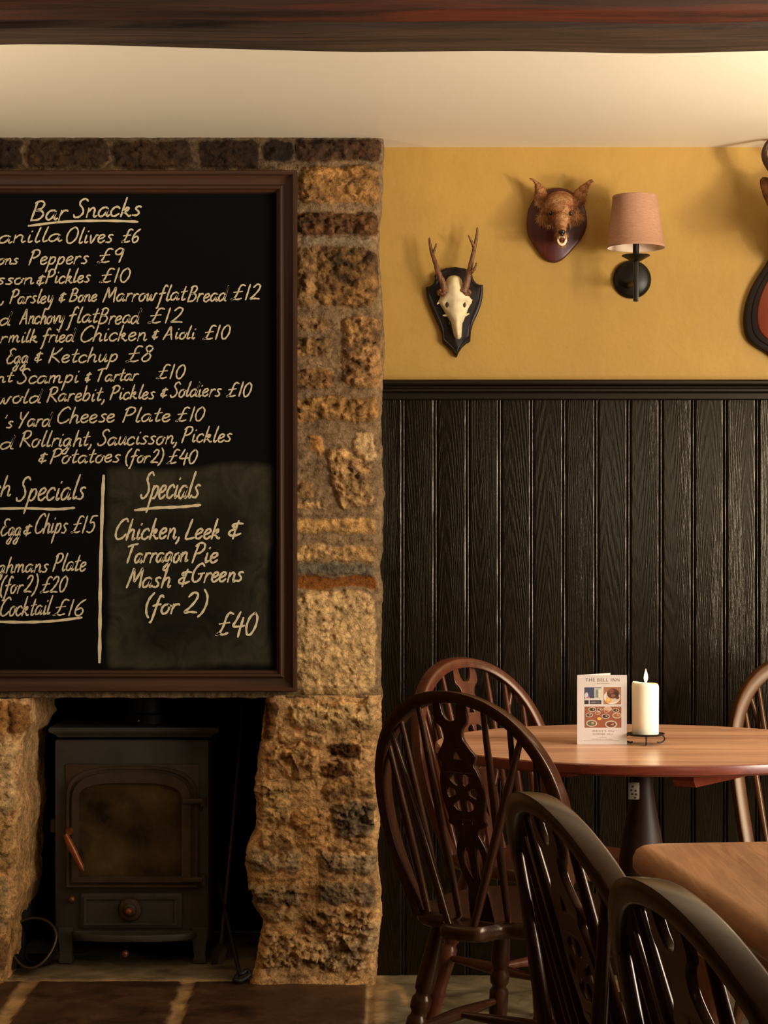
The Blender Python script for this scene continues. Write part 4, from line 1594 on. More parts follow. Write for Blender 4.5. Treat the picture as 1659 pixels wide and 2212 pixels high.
def fox_mask():
    Y0 = YP - .022

    def Z2(zx, zy, y=Y0):
        return P(1120 + zx / 9.217, 360 + zy / 9.217, y)

    def cv(zx, zy):
        p = Z2(zx, zy)
        return (p.x, p.z)
    root = thing('fox_mask', 'stuffed red fox head with open mouth on a dark red wooden shield', 'hunting trophy', (Z2(780, 0).x, YP, Z2(0, 1895).z))
    out = [(590, 440), (700, 416), (830, 412), (960, 440), (1090, 510), (1200, 600), (1300, 750), (1350, 900), (1372, 1100), (1350, 1230), (1290, 1380), (1150, 1560), (1000, 1730), (880, 1840), (760, 1892), (680, 1895), (590, 1868), (480, 1780), (380, 1640), (270, 1480), (200, 1330), (170, 1150),
           (185, 950), (220, 800), (300, 650), (420, 520)]
    b = outline_mb(out, cv, YP, Y0, .006)
    b.build('shield', M['red_shield'], root, angle=30)
    s = YP / F / 9.217      # metres per crop pixel
    b = MB()

    def E(zx, zy, d, rx, rz, ry, mb=None):
        p = Z2(zx, zy, Y0 - d)
        (mb or b).ell(p, (rx * s, ry * s, rz * s), nu=24, nv=16)
    E(830, 830, .030, 330, 300, 330)
    E(830, 640, .020, 260, 150, 200)
    E(640, 960, .022, 220, 200, 200)
    E(1020, 960, .022, 220, 190, 200)
    E(830, 900, .060, 220, 190, 200)
    E(840, 1060, .075, 160, 150, 220)
    E(850, 1160, .088, 115, 110, 200)
    E(860, 1260, .100, 92, 90, 180)
    E(866, 1320, .108, 72, 60, 110)
    E(866, 1480, .080, 78, 70, 130)
    E(868, 1545, .092, 66, 48, 100)
    E(850, 1400, .045, 130, 130, 200)
    E(480, 1030, .015, 100, 90, 120)
    E(1180, 1010, .015, 90, 80, 120)
    # ears
    for pts, r in (([(470, 700), (450, 560), (420, 440), (370, 350)], (150, 130, 92, 52)), ([(1190, 660), (1230, 540), (1300, 430), (1390, 330)], (150, 128, 84, 46))):
        for i in range(len(pts) - 1):
            for k in range(5):
                t = k / 5
                x, y = pts[i][0] * (1 - t) + pts[i + 1][0] * t, pts[i][1] * (1 - t) + pts[i + 1][1] * t
                rr = r[i] * (1 - t) + r[i + 1] * t
                E(x, y, .018 + .006 * i, rr, rr * .9, 50)
    b.tube(catmull([Z2(380, 370, Y0 - .034), Z2(335, 300, Y0 - .036), Z2(285, 255, Y0 - .036), Z2(215, 236, Y0 - .034)], 4), [.0062 - .0046 * i / 12 for i in range(13)], 8)
    b.tube(catmull([Z2(1370, 350, Y0 - .036), Z2(1420, 300, Y0 - .037), Z2(1455, 275, Y0 - .040), Z2(1470, 300, Y0 - .044)], 4), [.0062 - .0030 * i / 12 for i in range(13)], 8)
    h = remeshed(b, .0022, 3)
    # sink the eye sockets and hollow the open mouth
    eyes = [Z2(640, 920, Y0 - .075), Z2(1035, 925, Y0 - .075)]
    for v in h.v:
        for e_ in eyes:
            q = math.hypot(v.x - e_.x, v.z - e_.z)
            if v.y < Y0 - .03:
                v.y += .006 * math.exp(-(q / .009) ** 2)
    head = h.build('head', M['fox_fur'], root, angle=80)
    # fur clumps
    me = head.data
    off = parent_loc(root)
    seeds, pale, ear = [], [], []
    polys = [p for p in me.polygons]
    nose = Z2(866, 1310)
    for p in random.sample(polys, min(len(polys), 4200)):
        c = Vector(p.center) + off
        if c.y > Y0 - .012:
            continue
        if math.hypot(c.x - nose.x, c.z - nose.z) < .022 and c.y < Y0 - .08:
            continue
        if any(math.hypot(c.x - e_.x, c.z - e_.z) < .007 for e_ in eyes):
            continue
        zx, zy = (c.x / c.y * F + CX - 1120) * 9.217, (HOR - (c.z - CAMZ) / c.y * F - 360) * 9.217
        if zy > 940 and abs(zx - 850) > 150 + (zy < 1100) * 130:
            pale.append((c, Vector(p.normal)))
        elif zy < 560 or zy > 1500 and False:
            ear.append((c, Vector(p.normal)))
        else:
            seeds.append((c, Vector(p.normal)))
    for nm, sd_, mt, ln in (('fur', seeds, M['fox_fur'], .008), ('cheek_fur', pale, M['fox_pale'], .012), ('ear_fur', ear, M['fox_ear'], .005)):
        f_ = MB()
        hair_tufts(f_, sd_, ln, .0007, .5)
        o_ = f_.build(nm, mt, head, origin=off, recalc=False)
        o_['kind'] = 'stuff'
    for e_ in eyes:
        m = MB()
        q = e_.copy()
        # seat the eye on the surface
        hit = min((v.y for v in h.v if math.hypot(v.x - e_.x, v.z - e_.z) < .004), default=Y0 - .07)
        m.ell(Vector((q.x, hit + .002, q.z)), (.0062, .006, .0066))
        m.build('eye', M['eye'], head, origin=off)
    m = MB()
    m.ell(Z2(866, 1300, Y0 - .119), (.0095, .008, .0068))
    m.ell(Z2(866, 1340, Y0 - .119), (.005, .006, .006))
    m.build('nose', M['nose'], head, origin=off)
    m = MB()
    m.ell(Z2(866, 1455, Y0 - .090), (.0080, .012, .0085))
    m.build('mouth', M['mouth'], head, origin=off)
    m = MB()
    arc = [Z2(866 + 82 * math.sin(a), 1440 + 120 * max(0, math.cos(a)), Y0 - .104) for a in [(-1.5 + 3.0 * k / 14) for k in range(15)]]
    m.tube(catmull(arc, 3), .0026, 8)
    for i, p in enumerate(arc):
        m.tube([p, p + Vector((0, -.003, .005 if 3 < i < 11 else .007))], [.0016, .0004], 6)
    for dx in (-50, -25, 0, 25, 50):
        p = Z2(866 + dx, 1385, Y0 - .108)
        m.tube([p, p + Vector((0, 0, -.007 if abs(dx) == 50 else -.004))], [.0016, .0004], 6)
    m.build('teeth', M['teeth'], head, origin=off)


fox_mask()


def wall_lamp():
    YL = 5.255

    def L(zx, zy, y=YL):
        return P(1280 + zx / 7.375, 380 + zy / 7.375, y)
    base = L(625, 1655, YP)
    root = thing('wall_lamp', 'unlit wall lamp with a pinkish linen shade on a round black plate', 'wall lamp', base)
    b = MB()
    b.lathe([(.051, 0), (.052, .005), (.050, .010), (.040, .016), (.022, .021), (.004, .023)], Vector((base.x, YP, base.z)), (0, -1, 0), 40)
    b.build('back_plate', M['lamp_iron'], root)
    bx = L(690, 0).x
    zt, zbm = L(0, 1370).z, L(0, 2000).z
    b = MB()
    b.box((bx - .0066, YL - .0066, zbm), (bx + .0066, YL + .0066, zt + .012), .0022)
    za = L(0, 1680).z
    b.tube([Vector((bx, YL, za)), Vector((bx - .006, YP - .015, za + .004))], .008, 14)
    b.build('arm', M['lamp_iron'], root)
    b = MB()
    zs = L(0, 1270).z
    b.lathe([(.007, zs - .016), (.012, zs - .015), (.026, zs - .007), (.0372, zs - .001), (.0372, zs + .001), (.025, zs - .002), (.008, zs - .004), (.0075, zs + .0)], Vector((bx, YL, 0)), n=40)
    b.build('drip_pan', M['lamp_iron'], root)
    b = MB()
    b.lathe([(.0082, zs - .004), (.0082, zs + .05), (.006, zs + .052)], Vector((bx, YL, 0)), n=20)
    b.build('candle_tube', M['lamp_iron'], root)
    z0, z1 = L(0, 1150).z, L(0, 320).z
    ax = Vector((-.022, 0, 1)).normalized()
    c0 = Vector((L(692, 0).x, YL, z0))
    H = (z1 - z0)
    r0, r1 = .0757, .0580
    b = MB()
    n = 48
    ring = lambda r, h: [c0 + ax * h + Vector((r * math.cos(2 * PI * k / n), r * math.sin(2 * PI * k / n), 0)) for k in range(n)]
    rr = lambda t: r0 + (r1 - r0) * t
    b.rings([ring(rr(0), 0), ring(rr(0) + .0008, .001), ring(rr(.05) + .0008, H * .05), ring(rr(.055), H * .055), ring(rr(.945), H * .945), ring(rr(.95) + .0008, H * .95), ring(r1 + .0008, H - .001), ring(r1, H)], cap=False)
    sh = b.build('lamp_shade', M['linen'], root, angle=60)
    b = MB()
    b.rings([ring(r0, 0), ring(r0 - .0016, .0005), ring(r1 - .0016, H - .0005), ring(r1, H)], cap=False)
    b.build('shade_liner', M['liner'], sh, origin=parent_loc(root), angle=60, recalc=False)
    b = MB()
    b.lathe([(.012, 0), (.018, .02), (.017, .035), (.008, .05), (.001, .053)], Vector((bx, YL, zs + .052)), n=20)
    b.build('bulb', M['liner'], root)


wall_lamp()


def stag_trophy():
    Y0 = YP - .03
    cxp = 1722

    def S(px, py, y=Y0):
        return P(px, py, y)
    root = thing('stag_trophy', 'mounted stag head on an oval black and red shield, cut by the right edge', 'hunting trophy', (S(cxp, 0).x, YP, S(0, 765).z))
    left = [(1722, 470), (1690, 505), (1665, 556), (1643, 591), (1628, 616), (1616, 647), (1610, 675), (1610, 703), (1616, 727), (1629, 743), (1646, 754), (1662, 764), (1690, 784), (1722, 800)]
    out = left + [(2 * cxp - x, y) for x, y in left[-2:0:-1]]
    conv = lambda x, y: (S(x, y).x, S(x, y).z)
    b = outline_mb(out, conv, YP, Y0 + .006, .006)
    sh = b.build('shield', M['black_wood'], root, angle=30)

    def shr(k):
        cy = 650
        return [(cxp + (x - cxp) * (1 - k / 112), cy + (y - cy) * (1 - k / 150)) for x, y in out]
    b = outline_mb(shr(14), conv, Y0 + .008, Y0 + .002, .003)
    b.build('shield_step', M['black_wood'], sh, origin=parent_loc(root), angle=30)
    b = outline_mb(shr(26), conv, Y0 + .004, Y0 - .003, .004)
    b.build('shield_panel', M['stag_red'], sh, origin=parent_loc(root), angle=30)
    c = Vector((S(cxp, 0).x, Y0, 0))
    zc = S(0, 520).z
    b = MB()

    def E(x, y, z, rx, ry, rz):
        b.ell(Vector((c.x + x, Y0 - y, zc + z)), (rx, ry, rz))
    E(0, .00, -.03, .062, .05, .10)
    E(0, .06, .00, .060, .08, .08)
    E(0, .13, .03, .054, .07, .062)
    E(0, .18, .03, .050, .06, .055)
    E(0, .22, .00, .042, .055, .045)
    E(0, .26, -.03, .034, .05, .036)
    E(0, .29, -.05, .030, .035, .030)
    E(0, .17, .075, .040, .05, .03)
    for sg in (-1, 1):
        for k in range(9):
            t = k / 8
            r = .012 + .018 * math.sin(PI * (t * .8 + .15))
            E(sg * (.045 + .056 * t), .10 - .03 * t, .052 + .092 * t, r, .008, r * 1.2)
    h = remeshed(b, .005, 4)
    h.build('head', M['stag_fur'], root, angle=80)
    for sg in (-1, 1):
        m = MB()
        m.ell(Vector((c.x + sg * .047, Y0 - .205, zc + .04)), (.010, .010, .010))
        m.build('eye', M['eye'], root)
        m = MB()
        main = [(.025, .15, .09), (.062, .13, .14), (.094, .10, .18), (.106, .09, .215), (.094, .09, .25), (.078, .08, .285)]
        pts = catmull([Vector((c.x + sg * x, Y0 - y, min(zc + z, ZC - .01))) for x, y, z in main], 5)
        m.tube(pts, [.014 - .010 * i / (len(pts) - 1) for i in range(len(pts))], 12)
        for bx_, tip in ((.055, (.035, .21, .17)), (.083, (.05, .17, .225))):
            i0 = main[1] if bx_ == .055 else main[2]
            p0 = Vector((c.x + sg * i0[0], Y0 - i0[1], zc + i0[2]))
            p1 = Vector((c.x + sg * tip[0], Y0 - tip[1], zc + tip[2]))
            m.tube(catmull([p0, p0.lerp(p1, .5) + Vector((sg * .006, 0, -.008)), p1], 5), [.009, .0088, .0085, .008, .0075, .007, .006, .005, .0035, .0025, .0015], 10)
        m.build('antler', M['antler_dark'], root, angle=60)
    m = MB()
    m.ell(Vector((c.x, Y0 - .318, zc - .045)), (.022, .012, .014))
    m.build('nose', M['nose'], root)


M['antler_dark'] = plain('dark_antler', (58, 30, 14), .5, 0, .3, 60, .001, 200)
stag_trophy()


# ------------------------------------------------------------------ chairs
RAD = 1.0
LEAN, TOP, HW, FWH, TB, SEAT, BOW = .289, .433, .201, .157, .206, .44, .02


def back_pt(s, t, out=0.0):
    """point of the leaning, slightly curved back; out = distance towards the rear"""
    return Vector((s, -.15 - t * LEAN - BOW * (1 - (s / HW) ** 2) - out, SEAT + t + out * LEAN * .3))


def hoop_st(n=44):
    pts = []
    for k in np.linspace(0, 1, 14)[:-1]:
        pts.append((FWH + (HW - FWH) * math.sin(k * PI / 2), TB * k - .012 * (k == 0)))
    for a in np.linspace(0, PI, n):
        c, s_ = math.cos(a), math.sin(a)
        pts.append(((1 if c >= 0 else -1) * abs(c) ** .95 * HW, TB + (s_ ** .95 if s_ > 0 else 0) * (TOP - TB)))
    for k in np.linspace(1, 0, 14)[1:]:
        pts.append((-(FWH + (HW - FWH) * math.sin(k * PI / 2)), TB * k - .012 * (k == 0)))
    return pts


HST = hoop_st()


def hoop_t(s):
    """height of the hoop's inner edge above lateral position s (upper half)"""
    a = abs(s) / HW
    ang = math.acos(min(1, a ** (1 / .95)))
    return TB + math.sin(ang) ** .95 * (TOP - TB) - .006


def splat_curves():
    """outline and piercings of the wheel splat, in (s, t)"""
    half = [(.026, -.004), (.022, .045), (.0195, .062), (.027, .085), (.033, .115), (.031, .140), (.024, .158), (.020, .168), (.026, .180), (.040, .188), (.038, .197), (.040, .210), (.0455, .235), (.0455, .262), (.040, .288), (.033, .304), (.038, .312), (.040, .322), (.032, .332), (.021, .350), (.019, .362), (.024, .376),
            (.034, .386), (.036, .400), (.033, .422)]
    out = [Vector((x, y, 0)) for x, y in half]
    right = catmull(out, 3)
    top = [Vector((.020, .424, 0)), Vector((.017, .400, 0)), Vector((.009, .388, 0)), Vector((0, .386, 0))]
    top_c = catmull(top, 4)
    outline = right + top_c + [Vector((-p.x, p.y, 0)) for p in reversed(top_c[:-1])] + [Vector((-p.x, p.y, 0)) for p in reversed(right)]
    holes = []
    wc = .249
    for k in range(6):
        a0 = k * PI / 3 + .5 * PI / 3 - .36 + PI / 6
        a1 = a0 + .72
        ri, ro = .0135, .0345
        h = [Vector((r_ * math.cos(a), wc + r_ * math.sin(a) * 1.15, 0)) for r_, a in
             [(ri, (a0 + a1) / 2 - .25), (ri + .006, a0 + .02), (ro - .003, a0), (ro, a0 + .1), (ro + .001, (a0 + a1) / 2), (ro, a1 - .1), (ro - .003, a1), (ri + .006, a1 - .02), (ri, (a0 + a1) / 2 + .25)]]
        holes.append(h)
    holes.append([Vector((x, y, 0)) for x, y in ((-.010, .312), (.010, .312), (.007, .322), (0, .334), (-.007, .322))])
    for sg in (-1, 1):
        holes.append([Vector((sg * x, y, 0)) for x, y in ((.007, .182), (.014, .186), (.016, .194), (.010, .196), (.006, .190))])
        t_ = catmull([Vector((sg * x, y, 0)) for x, y in ((.004, .066), (.013, .080), (.022, .108), (.021, .132), (.013, .146), (.008, .132), (.006, .100), (.004, .066))], 3)[:-1]
        holes.append(t_)
    return outline, holes


def splat_mb():
    outline, holes = splat_curves()
    cu = bpy.data.curves.new('splat_curve', 'CURVE')
    cu.dimensions = '2D'
    cu.fill_mode = 'BOTH'
    cu.extrude = .0036
    cu.bevel_depth = .0016
    cu.bevel_resolution = 1
    for ring in [outline] + holes:
        sp = cu.splines.new('POLY')
        sp.points.add(len(ring) - 1)
        for i, p in enumerate(ring):
            sp.points[i].co = (p.x, p.y, 0, 1)
        sp.use_cyclic_u = True
    ob = bpy.data.objects.new('splat_tmp', cu)
    COL.objects.link(ob)
    dg = bpy.context.evaluated_depsgraph_get()
    dg.update()
    me = bpy.data.meshes.new_from_object(ob.evaluated_get(dg))
    m = MB()
    m.add([back_pt(v.co.x, v.co.y, v.co.z) for v in me.vertices], [tuple(p.vertices) for p in me.polygons])
    bpy.data.objects.remove(ob)
    bpy.data.curves.remove(cu)
    bpy.data.meshes.remove(me)
    return m


def make_chair(mat, label, group, loc=(0, 0, 0), psi=0.0):
    root = thing('wheelback_chair', label, 'chair', (0, 0, 0), group)
    # seat, rounded front, with the bobtail behind the back
    right = [(0, .205), (.09, .203), (.16, .185), (.200, .13), (.212, .06), (.207, -.02), (.190, -.10), (.168, -.150), (.130, -.176), (.085, -.188), (.062, -.196), (.052, -.225), (.046, -.252), (.030, -.264), (0, -.268)]
    cv = catmull([Vector((x, y, 0)) for x, y in right], 3)
    out = [(p.x, p.y) for p in cv] + [(-p.x, p.y) for p in reversed(cv[1:-1])]
    out.reverse()
    b = MB()
    b.slab(out, [(.022, SEAT - .030), (.010, SEAT - .030), (.002, SEAT - .024), (0, SEAT - .014), (.001, SEAT - .006), (.007, SEAT), (.03, SEAT - .001), (.06, SEAT - .006), (.12, SEAT - .008)])
    b.build('seat', mat, root, angle=50)
    # bent hoop, rounded rectangular section
    b = MB()
    rg = []
    prof = [(-.0085, -.0165), (.0085, -.0165), (.0108, -.0150), (.0115, -.0120), (.0118, 0), (.0115, .0120), (.0108, .0150), (.0085, .0165), (-.0085, .0165), (-.0108, .0150), (-.0115, .0120), (-.0115, -.0120), (-.0108, -.0150)]
    n = len(HST)
    for i, (s, t) in enumerate(HST):
        a, c = HST[max(i - 1, 0)], HST[min(i + 1, n - 1)]
        d = Vector((c[0] - a[0], c[1] - a[1])).normalized()
        rad = Vector((d.y, -d.x))
        rg.append([back_pt(s + rad.x * p * RAD, t + rad.y * p * RAD, q) for p, q in prof])
    b.rings(rg)
    b.build('back_hoop', mat, root, angle=50)
    splat_mb().build('splat', mat, root, angle=45)
    for sg in (-1, 1):
        for s0, s1 in ((.055, .072), (.096, .122), (.134, .165)):
            t1 = hoop_t(s1)
            b = MB()
            A, B_ = back_pt(sg * s0, -.008), back_pt(sg * s1, t1)
            pts = [A.lerp(B_, k / 10) for k in range(11)]
            b.tube(pts, [.0052 + .0032 * math.sin(PI * min(1, .15 + .85 * k / 10)) ** 1.2 for k in range(11)], 14)
            b.build('spindle', mat, root)
        A, B_ = Vector((sg * .027, -.248, SEAT - .006)), back_pt(sg * .146, hoop_t(.146), .008)
        b = MB()
        b.tube([A.lerp(B_, k / 10) for k in range(11)], [.0058 + .0034 * math.sin(PI * min(1, .1 + .9 * k / 10)) for k in range(11)], 14)
        b.build('brace_spindle', mat, root)
    # turned legs and the H stretcher
    prof = [(.0, .013), (.05, .0145), (.20, .0185), (.30, .0195), (.335, .0185), (.345, .0150), (.36, .0150), (.375, .0195), (.40, .0205), (.425, .0195), (.44, .0150), (.455, .0150), (.47, .0200), (.53, .0205), (.62, .0185), (.70, .0165), (.72, .0190), (.74, .0165), (.88, .0140), (1, .0115)]
    ends = {}
    for sx in (-1, 1):
        for sy, yt, yb in ((-1, -.115, -.195), (1, .120, .190)):
            A, B_ = Vector((sx * .135, yt, SEAT - .022)), Vector((sx * .200, yb, 0))
            b = MB()
            L = (B_ - A).length
            b.lathe([(r, t * L) for t, r in prof], A, B_ - A, 18)
            b.build('leg', mat, root)
            ends[sx, sy] = (A, B_)
    sp = [.006, .0085, .0105, .0125, .0135, .0125, .0105, .0085, .006]
    mids = []
    for sx in (-1, 1):
        p, q = ends[sx, -1][0].lerp(ends[sx, -1][1], .52), ends[sx, 1][0].lerp(ends[sx, 1][1], .52)
        b = MB()
        b.tube([p.lerp(q, k / 8) for k in range(9)], sp, 12)
        b.build('stretcher', mat, root)
        mids.append(p.lerp(q, .5))
    b = MB()
    b.tube([mids[0].lerp(mids[1], k / 8) for k in range(9)], sp, 12)
    b.build('stretcher', mat, root)
    root.location = loc
    root.rotation_euler = (0, 0, -psi)
    return root


def copy_tree(o, parent=None):
    c = o.copy()
    COL.objects.link(c)
    c.parent = parent
    for ch in list(o.children):
        copy_tree(ch, c)
    return c


GC = 'wheelback Windsor chairs around the two tables'
c1 = make_chair(M['dark_wood'], 'dark brown wheelback Windsor chair in front of the round table, by the stone pier', GC, (.289, 3.964, 0), .614)
c2 = copy_tree(c1)
c2.location, c2.rotation_euler = (.456, 2.251, 0), (0, 0, -1.322)
c2['label'] = 'dark wheelback Windsor chair tucked against the far left side of the oblong table'
c3 = copy_tree(c1)
c3.location, c3.rotation_euler = (.51, 1.68, 0), (0, 0, -1.33)
c3['label'] = 'nearest dark Windsor chair, cut by the bottom right corner, against the oblong table'
make_chair(M['red_wood'], 'reddish mahogany Windsor chair between the round table and the black boarding', GC, (.376, 4.612, 0), 2.45)
RAD, FWH, LEAN = 1.35, .188, .24
HST = hoop_st()
make_chair(M['brown_wood'], 'lighter brown hoop-back chair at the right end of the round table', GC, (1.085, 4.66, 0), 2.95)

# ------------------------------------------------------------------ round table
TX, TY, TR_, TZ = .553, 4.205, .445, .74
rt = thing('round_table', 'round polished wooden pedestal table with a candle and a menu card on it', 'table', (TX, TY, 0))
b = MB()
b.lathe([(TR_ - .006, TZ - .001), (.2, TZ), (.0, TZ)][::-1] + [(TR_ - .003, TZ - .002)], (TX, TY, 0), n=96, mi=0)
b = MB()
b.lathe([(.0, TZ), (.3, TZ), (TR_ - .005, TZ)], (TX, TY, 0), n=96, mi=0)
b.f.pop(); b.m.pop()
b.lathe([(TR_ - .005, TZ), (TR_ - .001, TZ - .002), (TR_, TZ - .006), (TR_ - .001, TZ - .018), (TR_ - .006, TZ - .022), (.3, TZ - .022)], (TX, TY, 0), n=96, mi=1)
b.f.pop(-2); b.m.pop(-2)
b.build('table_top', [M['table_wood'], M['table_edge']], rt, angle=30)
bd = Vector((.52, .854, 0))
bs = Vector((.854, -.52, 0))
for st, L_ in (((.580, 3.862), .62), ((.345, 4.03), .60)):
    b = MB()
    q0 = Vector((st[0], st[1], 0))
    R = []
    for u, zl in ((0, TZ - .040), (.012, TZ - .053), (L_ * .5, TZ - .058), (L_ - .012, TZ - .053), (L_, TZ - .040)):
        q = q0 + bd * u
        R.append([Vector((*(q - bs * .022).xy, TZ - .022)), Vector((*(q + bs * .022).xy, TZ - .022)), Vector((*(q + bs * .022).xy, zl)), Vector((*(q - bs * .022).xy, zl))])
    b.rings(R)
    b.build('bearer', M['bearer_red'], rt, angle=30)
b = MB()
b.box((TX - .12, TY - .12, TZ - .052), (TX + .12, TY + .12, TZ - .028), .004)
b.build('pedestal_block', M['pedestal'], rt)
b = MB()
px0 = (1387 - CX) * TY / F
b.lathe([(.020, TZ - .052), (.022, TZ - .075), (.024, TZ - .10), (.030, TZ - .14), (.040, TZ - .19), (.048, TZ - .24), (.050, TZ - .28), (.046, TZ - .32), (.034, TZ - .37), (.026, TZ - .40), (.034, TZ - .41), (.036, TZ - .43), (.030, TZ - .45), (.036, TZ - .50), (.046, TZ - .58), (.040, TZ - .62), (.02, TZ - .63)], (px0, TY, 0), n=36)
b.build('pedestal', M['pedestal'], rt)
for k in range(3):
    a = 2 * PI * k / 3 + math.radians(225)
    d = Vector((math.cos(a), math.sin(a), 0))
    c = Vector((px0, TY, 0))
    b = MB()
    pts = catmull([c + d * .03 + Vector((0, 0, .18)), c + d * .12 + Vector((0, 0, .16)), c + d * .22 + Vector((0, 0, .08)), c + d * .30 + Vector((0, 0, .02))], 5)
    b.tube(pts, [.030 - .012 * i / (len(pts) - 1) for i in range(len(pts))], 12, flat=.8)
    b.ell(c + d * .305 + Vector((0, 0, .016)), (.022, .022, .016))
    b.build('foot', M['pedestal'], rt)
b = MB()
p0, p1 = P(1357, 1727, TY - .055), P(1381, 1690, TY - .055)
b.box((p0.x, TY - .057, p0.z), (p1.x, TY - .054, p1.z), .001)
bp = b.build('fixing_plate', M['steel'], rt)
b = MB()
for qx, qy in ((1367, 1699), (1364, 1707), (1373, 1708), (1366, 1715), (1374, 1716), (1372, 1723)):
    b.lathe([(.0022, 0), (.0022, .0008)], P(qx, qy, TY - .057), (0, -1, 0), 10)
b.build('screw_holes', M['hole'], bp, origin=parent_loc(rt))

# ------------------------------------------------------------------ oblong table
ot = thing('oblong_table', 'oblong wooden table with rounded corners in the right foreground', 'table', (.35, 2.78, 0))
rz = math.radians(-7.0)
ex, ey = Vector((math.cos(rz), -math.sin(rz), 0)), Vector((math.sin(rz), math.cos(rz), 0))
ex, ey = Vector((math.cos(math.radians(6.5)), math.sin(math.radians(6.5)), 0)), Vector((-math.sin(math.radians(6.5)), math.cos(math.radians(6.5)), 0))
O0 = Vector((.343, 2.793, 0))


def OT(u, v, z):       # u to the right along the far edge, v towards the camera
    q = O0 + ex * u - ey * v
    return Vector((q.x, q.y, z))


WU, WV, rc = .70, 1.65, .028
out = []
for cx_, cy_, a0 in ((WU - rc, rc, -90), (WU - rc, WV - rc, 0), (rc, WV - rc, 90), (rc, rc, 180)):
    for k in range(7):
        a = math.radians(a0 + k * 15)
        out.append((cx_ + rc * math.cos(a), cy_ + rc * math.sin(a)))


def rect_levels(lv):
    rg = []
    for ins, z in lv:
        ring = []
        for (u, v) in out:
            u2 = u + (ins if u < WU / 2 else -ins) * 1.0
            v2 = v + (ins if v < WV / 2 else -ins) * 1.0
            ring.append(OT(u2, v2, z))
        rg.append(ring)
    return rg


b = MB()
b.rings(rect_levels([(.012, .700), (.004, .702), (.0, .708), (.0, .722), (.004, .733), (.010, .738), (.018, .740)]))
b.build('table_top', M['oak_top'], ot, angle=50)
b = MB()
for u0, u1, v0, v1 in ((.06, .64, .07, .09), (.06, .64, WV - .09, WV - .07), (.06, .08, .07, WV - .07), (.62, .64, .07, WV - .07)):
    vs = [OT(u, v, z) for z in (.61, .70) for u, v in ((u0, v0), (u1, v0), (u1, v1), (u0, v1))]
    b.add(vs, [(0, 1, 2, 3), (4, 5, 6, 7), (0, 1, 5, 4), (1, 2, 6, 5), (2, 3, 7, 6), (3, 0, 4, 7)])
b.build('apron', M['oak_top'], ot)
for u, v in ((.085, .095), (.615, .095), (.085, WV - .095), (.615, WV - .095)):
    b = MB()
    c = OT(u, v, 0)
    b.lathe([(.018, 0), (.022, .02), (.024, .10), (.027, .35), (.024, .44), (.032, .46), (.032, .48), (.026, .50), (.032, .54), (.034, .62), (.034, .70)], (c.x, c.y, 0), n=24)
    b.build('leg', M['oak_top'], ot)

# ------------------------------------------------------------------ candle on its stand, menu card
CP = Vector(((1394 - CX) * 4.175 / F, 4.175, TZ))
cs = thing('candle_stand', 'small black wrought iron candle stand with scrolled feet under the candle', 'candle stand', CP)
b = MB()
zp = TZ + .021
b.lathe([(.028, zp - .003), (.034, zp - .003), (.039, zp - .001), (.041, zp + .002), (.039, zp + .0005), (.03, zp)], (CP.x, CP.y, 0), n=40)
b.build('plate', M['iron'], cs)
for a in (-95, 25, 145):
    ar = math.radians(a)
    d = Vector((math.cos(ar), math.sin(ar), 0))
    b = MB()
    pts = [CP + d * .030 + Vector((0, 0, .018)), CP + d * .042 + Vector((0, 0, .0165)), CP + d * .048 + Vector((0, 0, .010)), CP + d * .044 + Vector((0, 0, .004)), CP + d * .036 + Vector((0, 0, .0018)), CP + d * .030 + Vector((0, 0, .003))]
    b.tube(catmull(pts, 5), .0016, 8)
    b.build('foot', M['iron'], cs)
ca = thing('candle', 'thick cream pillar candle burning beside the menu card', 'candle', CP + Vector((0, 0, .021)))
b = MB()
zb = zp
Hc = .106
rg = []
for r, h, tl in ((.0270, 0, 0), (.0280, .0015, 0), (.0280, .05, 0), (.0283, Hc - .006, .5), (.0276, Hc - .001, 1), (.0262, Hc + .0015, 1), (.0235, Hc, 1), (.016, Hc - .006, .6), (.004, Hc - .008, .3)):
    rg.append([Vector((CP.x + r * math.cos(2 * PI * k / 40), CP.y + r * math.sin(2 * PI * k / 40), zb + h - tl * .0022 * math.cos(2 * PI * k / 40) + tl * .0008 * math.sin(6 * PI * k / 40))) for k in range(40)])
b.rings(rg)
b.build('wax_body', M['wax'], ca, angle=60)
b = MB()
b.tube([CP + Vector((0, 0, .021 + Hc - .009)), CP + Vector((.0003, 0, .021 + Hc)), CP + Vector((.001, 0, .021 + Hc + .006))], .0011, 8)
b.build('wick', M['wick'], ca)
b = MB()
zf = zb + Hc + .001
fl = [(.0008, 0), (.0024, .003), (.0040, .008), (.0044, .012), (.0038, .017), (.0024, .022), (.0011, .0265), (.0002, .030)]
rg = [[Vector((CP.x + .0008 + .0006 * math.sin(h * 90) + r * math.cos(2 * PI * k / 20), CP.y + r * math.sin(2 * PI * k / 20), zf + h)) for k in range(20)] for r, h in fl]
b.rings(rg)
b.build('flame', M['flame'], ca, angle=80)

YM = 4.168


def MP(zx, zy, d=0.0):      # crop pixel on the card's front
    px, py = 1220 + zx / 6.9125, 1420 + zy / 6.9125
    s_ = YM / F
    return Vector(((px - CX) * s_, YM - d, CAMZ + (HOR - py) * s_))


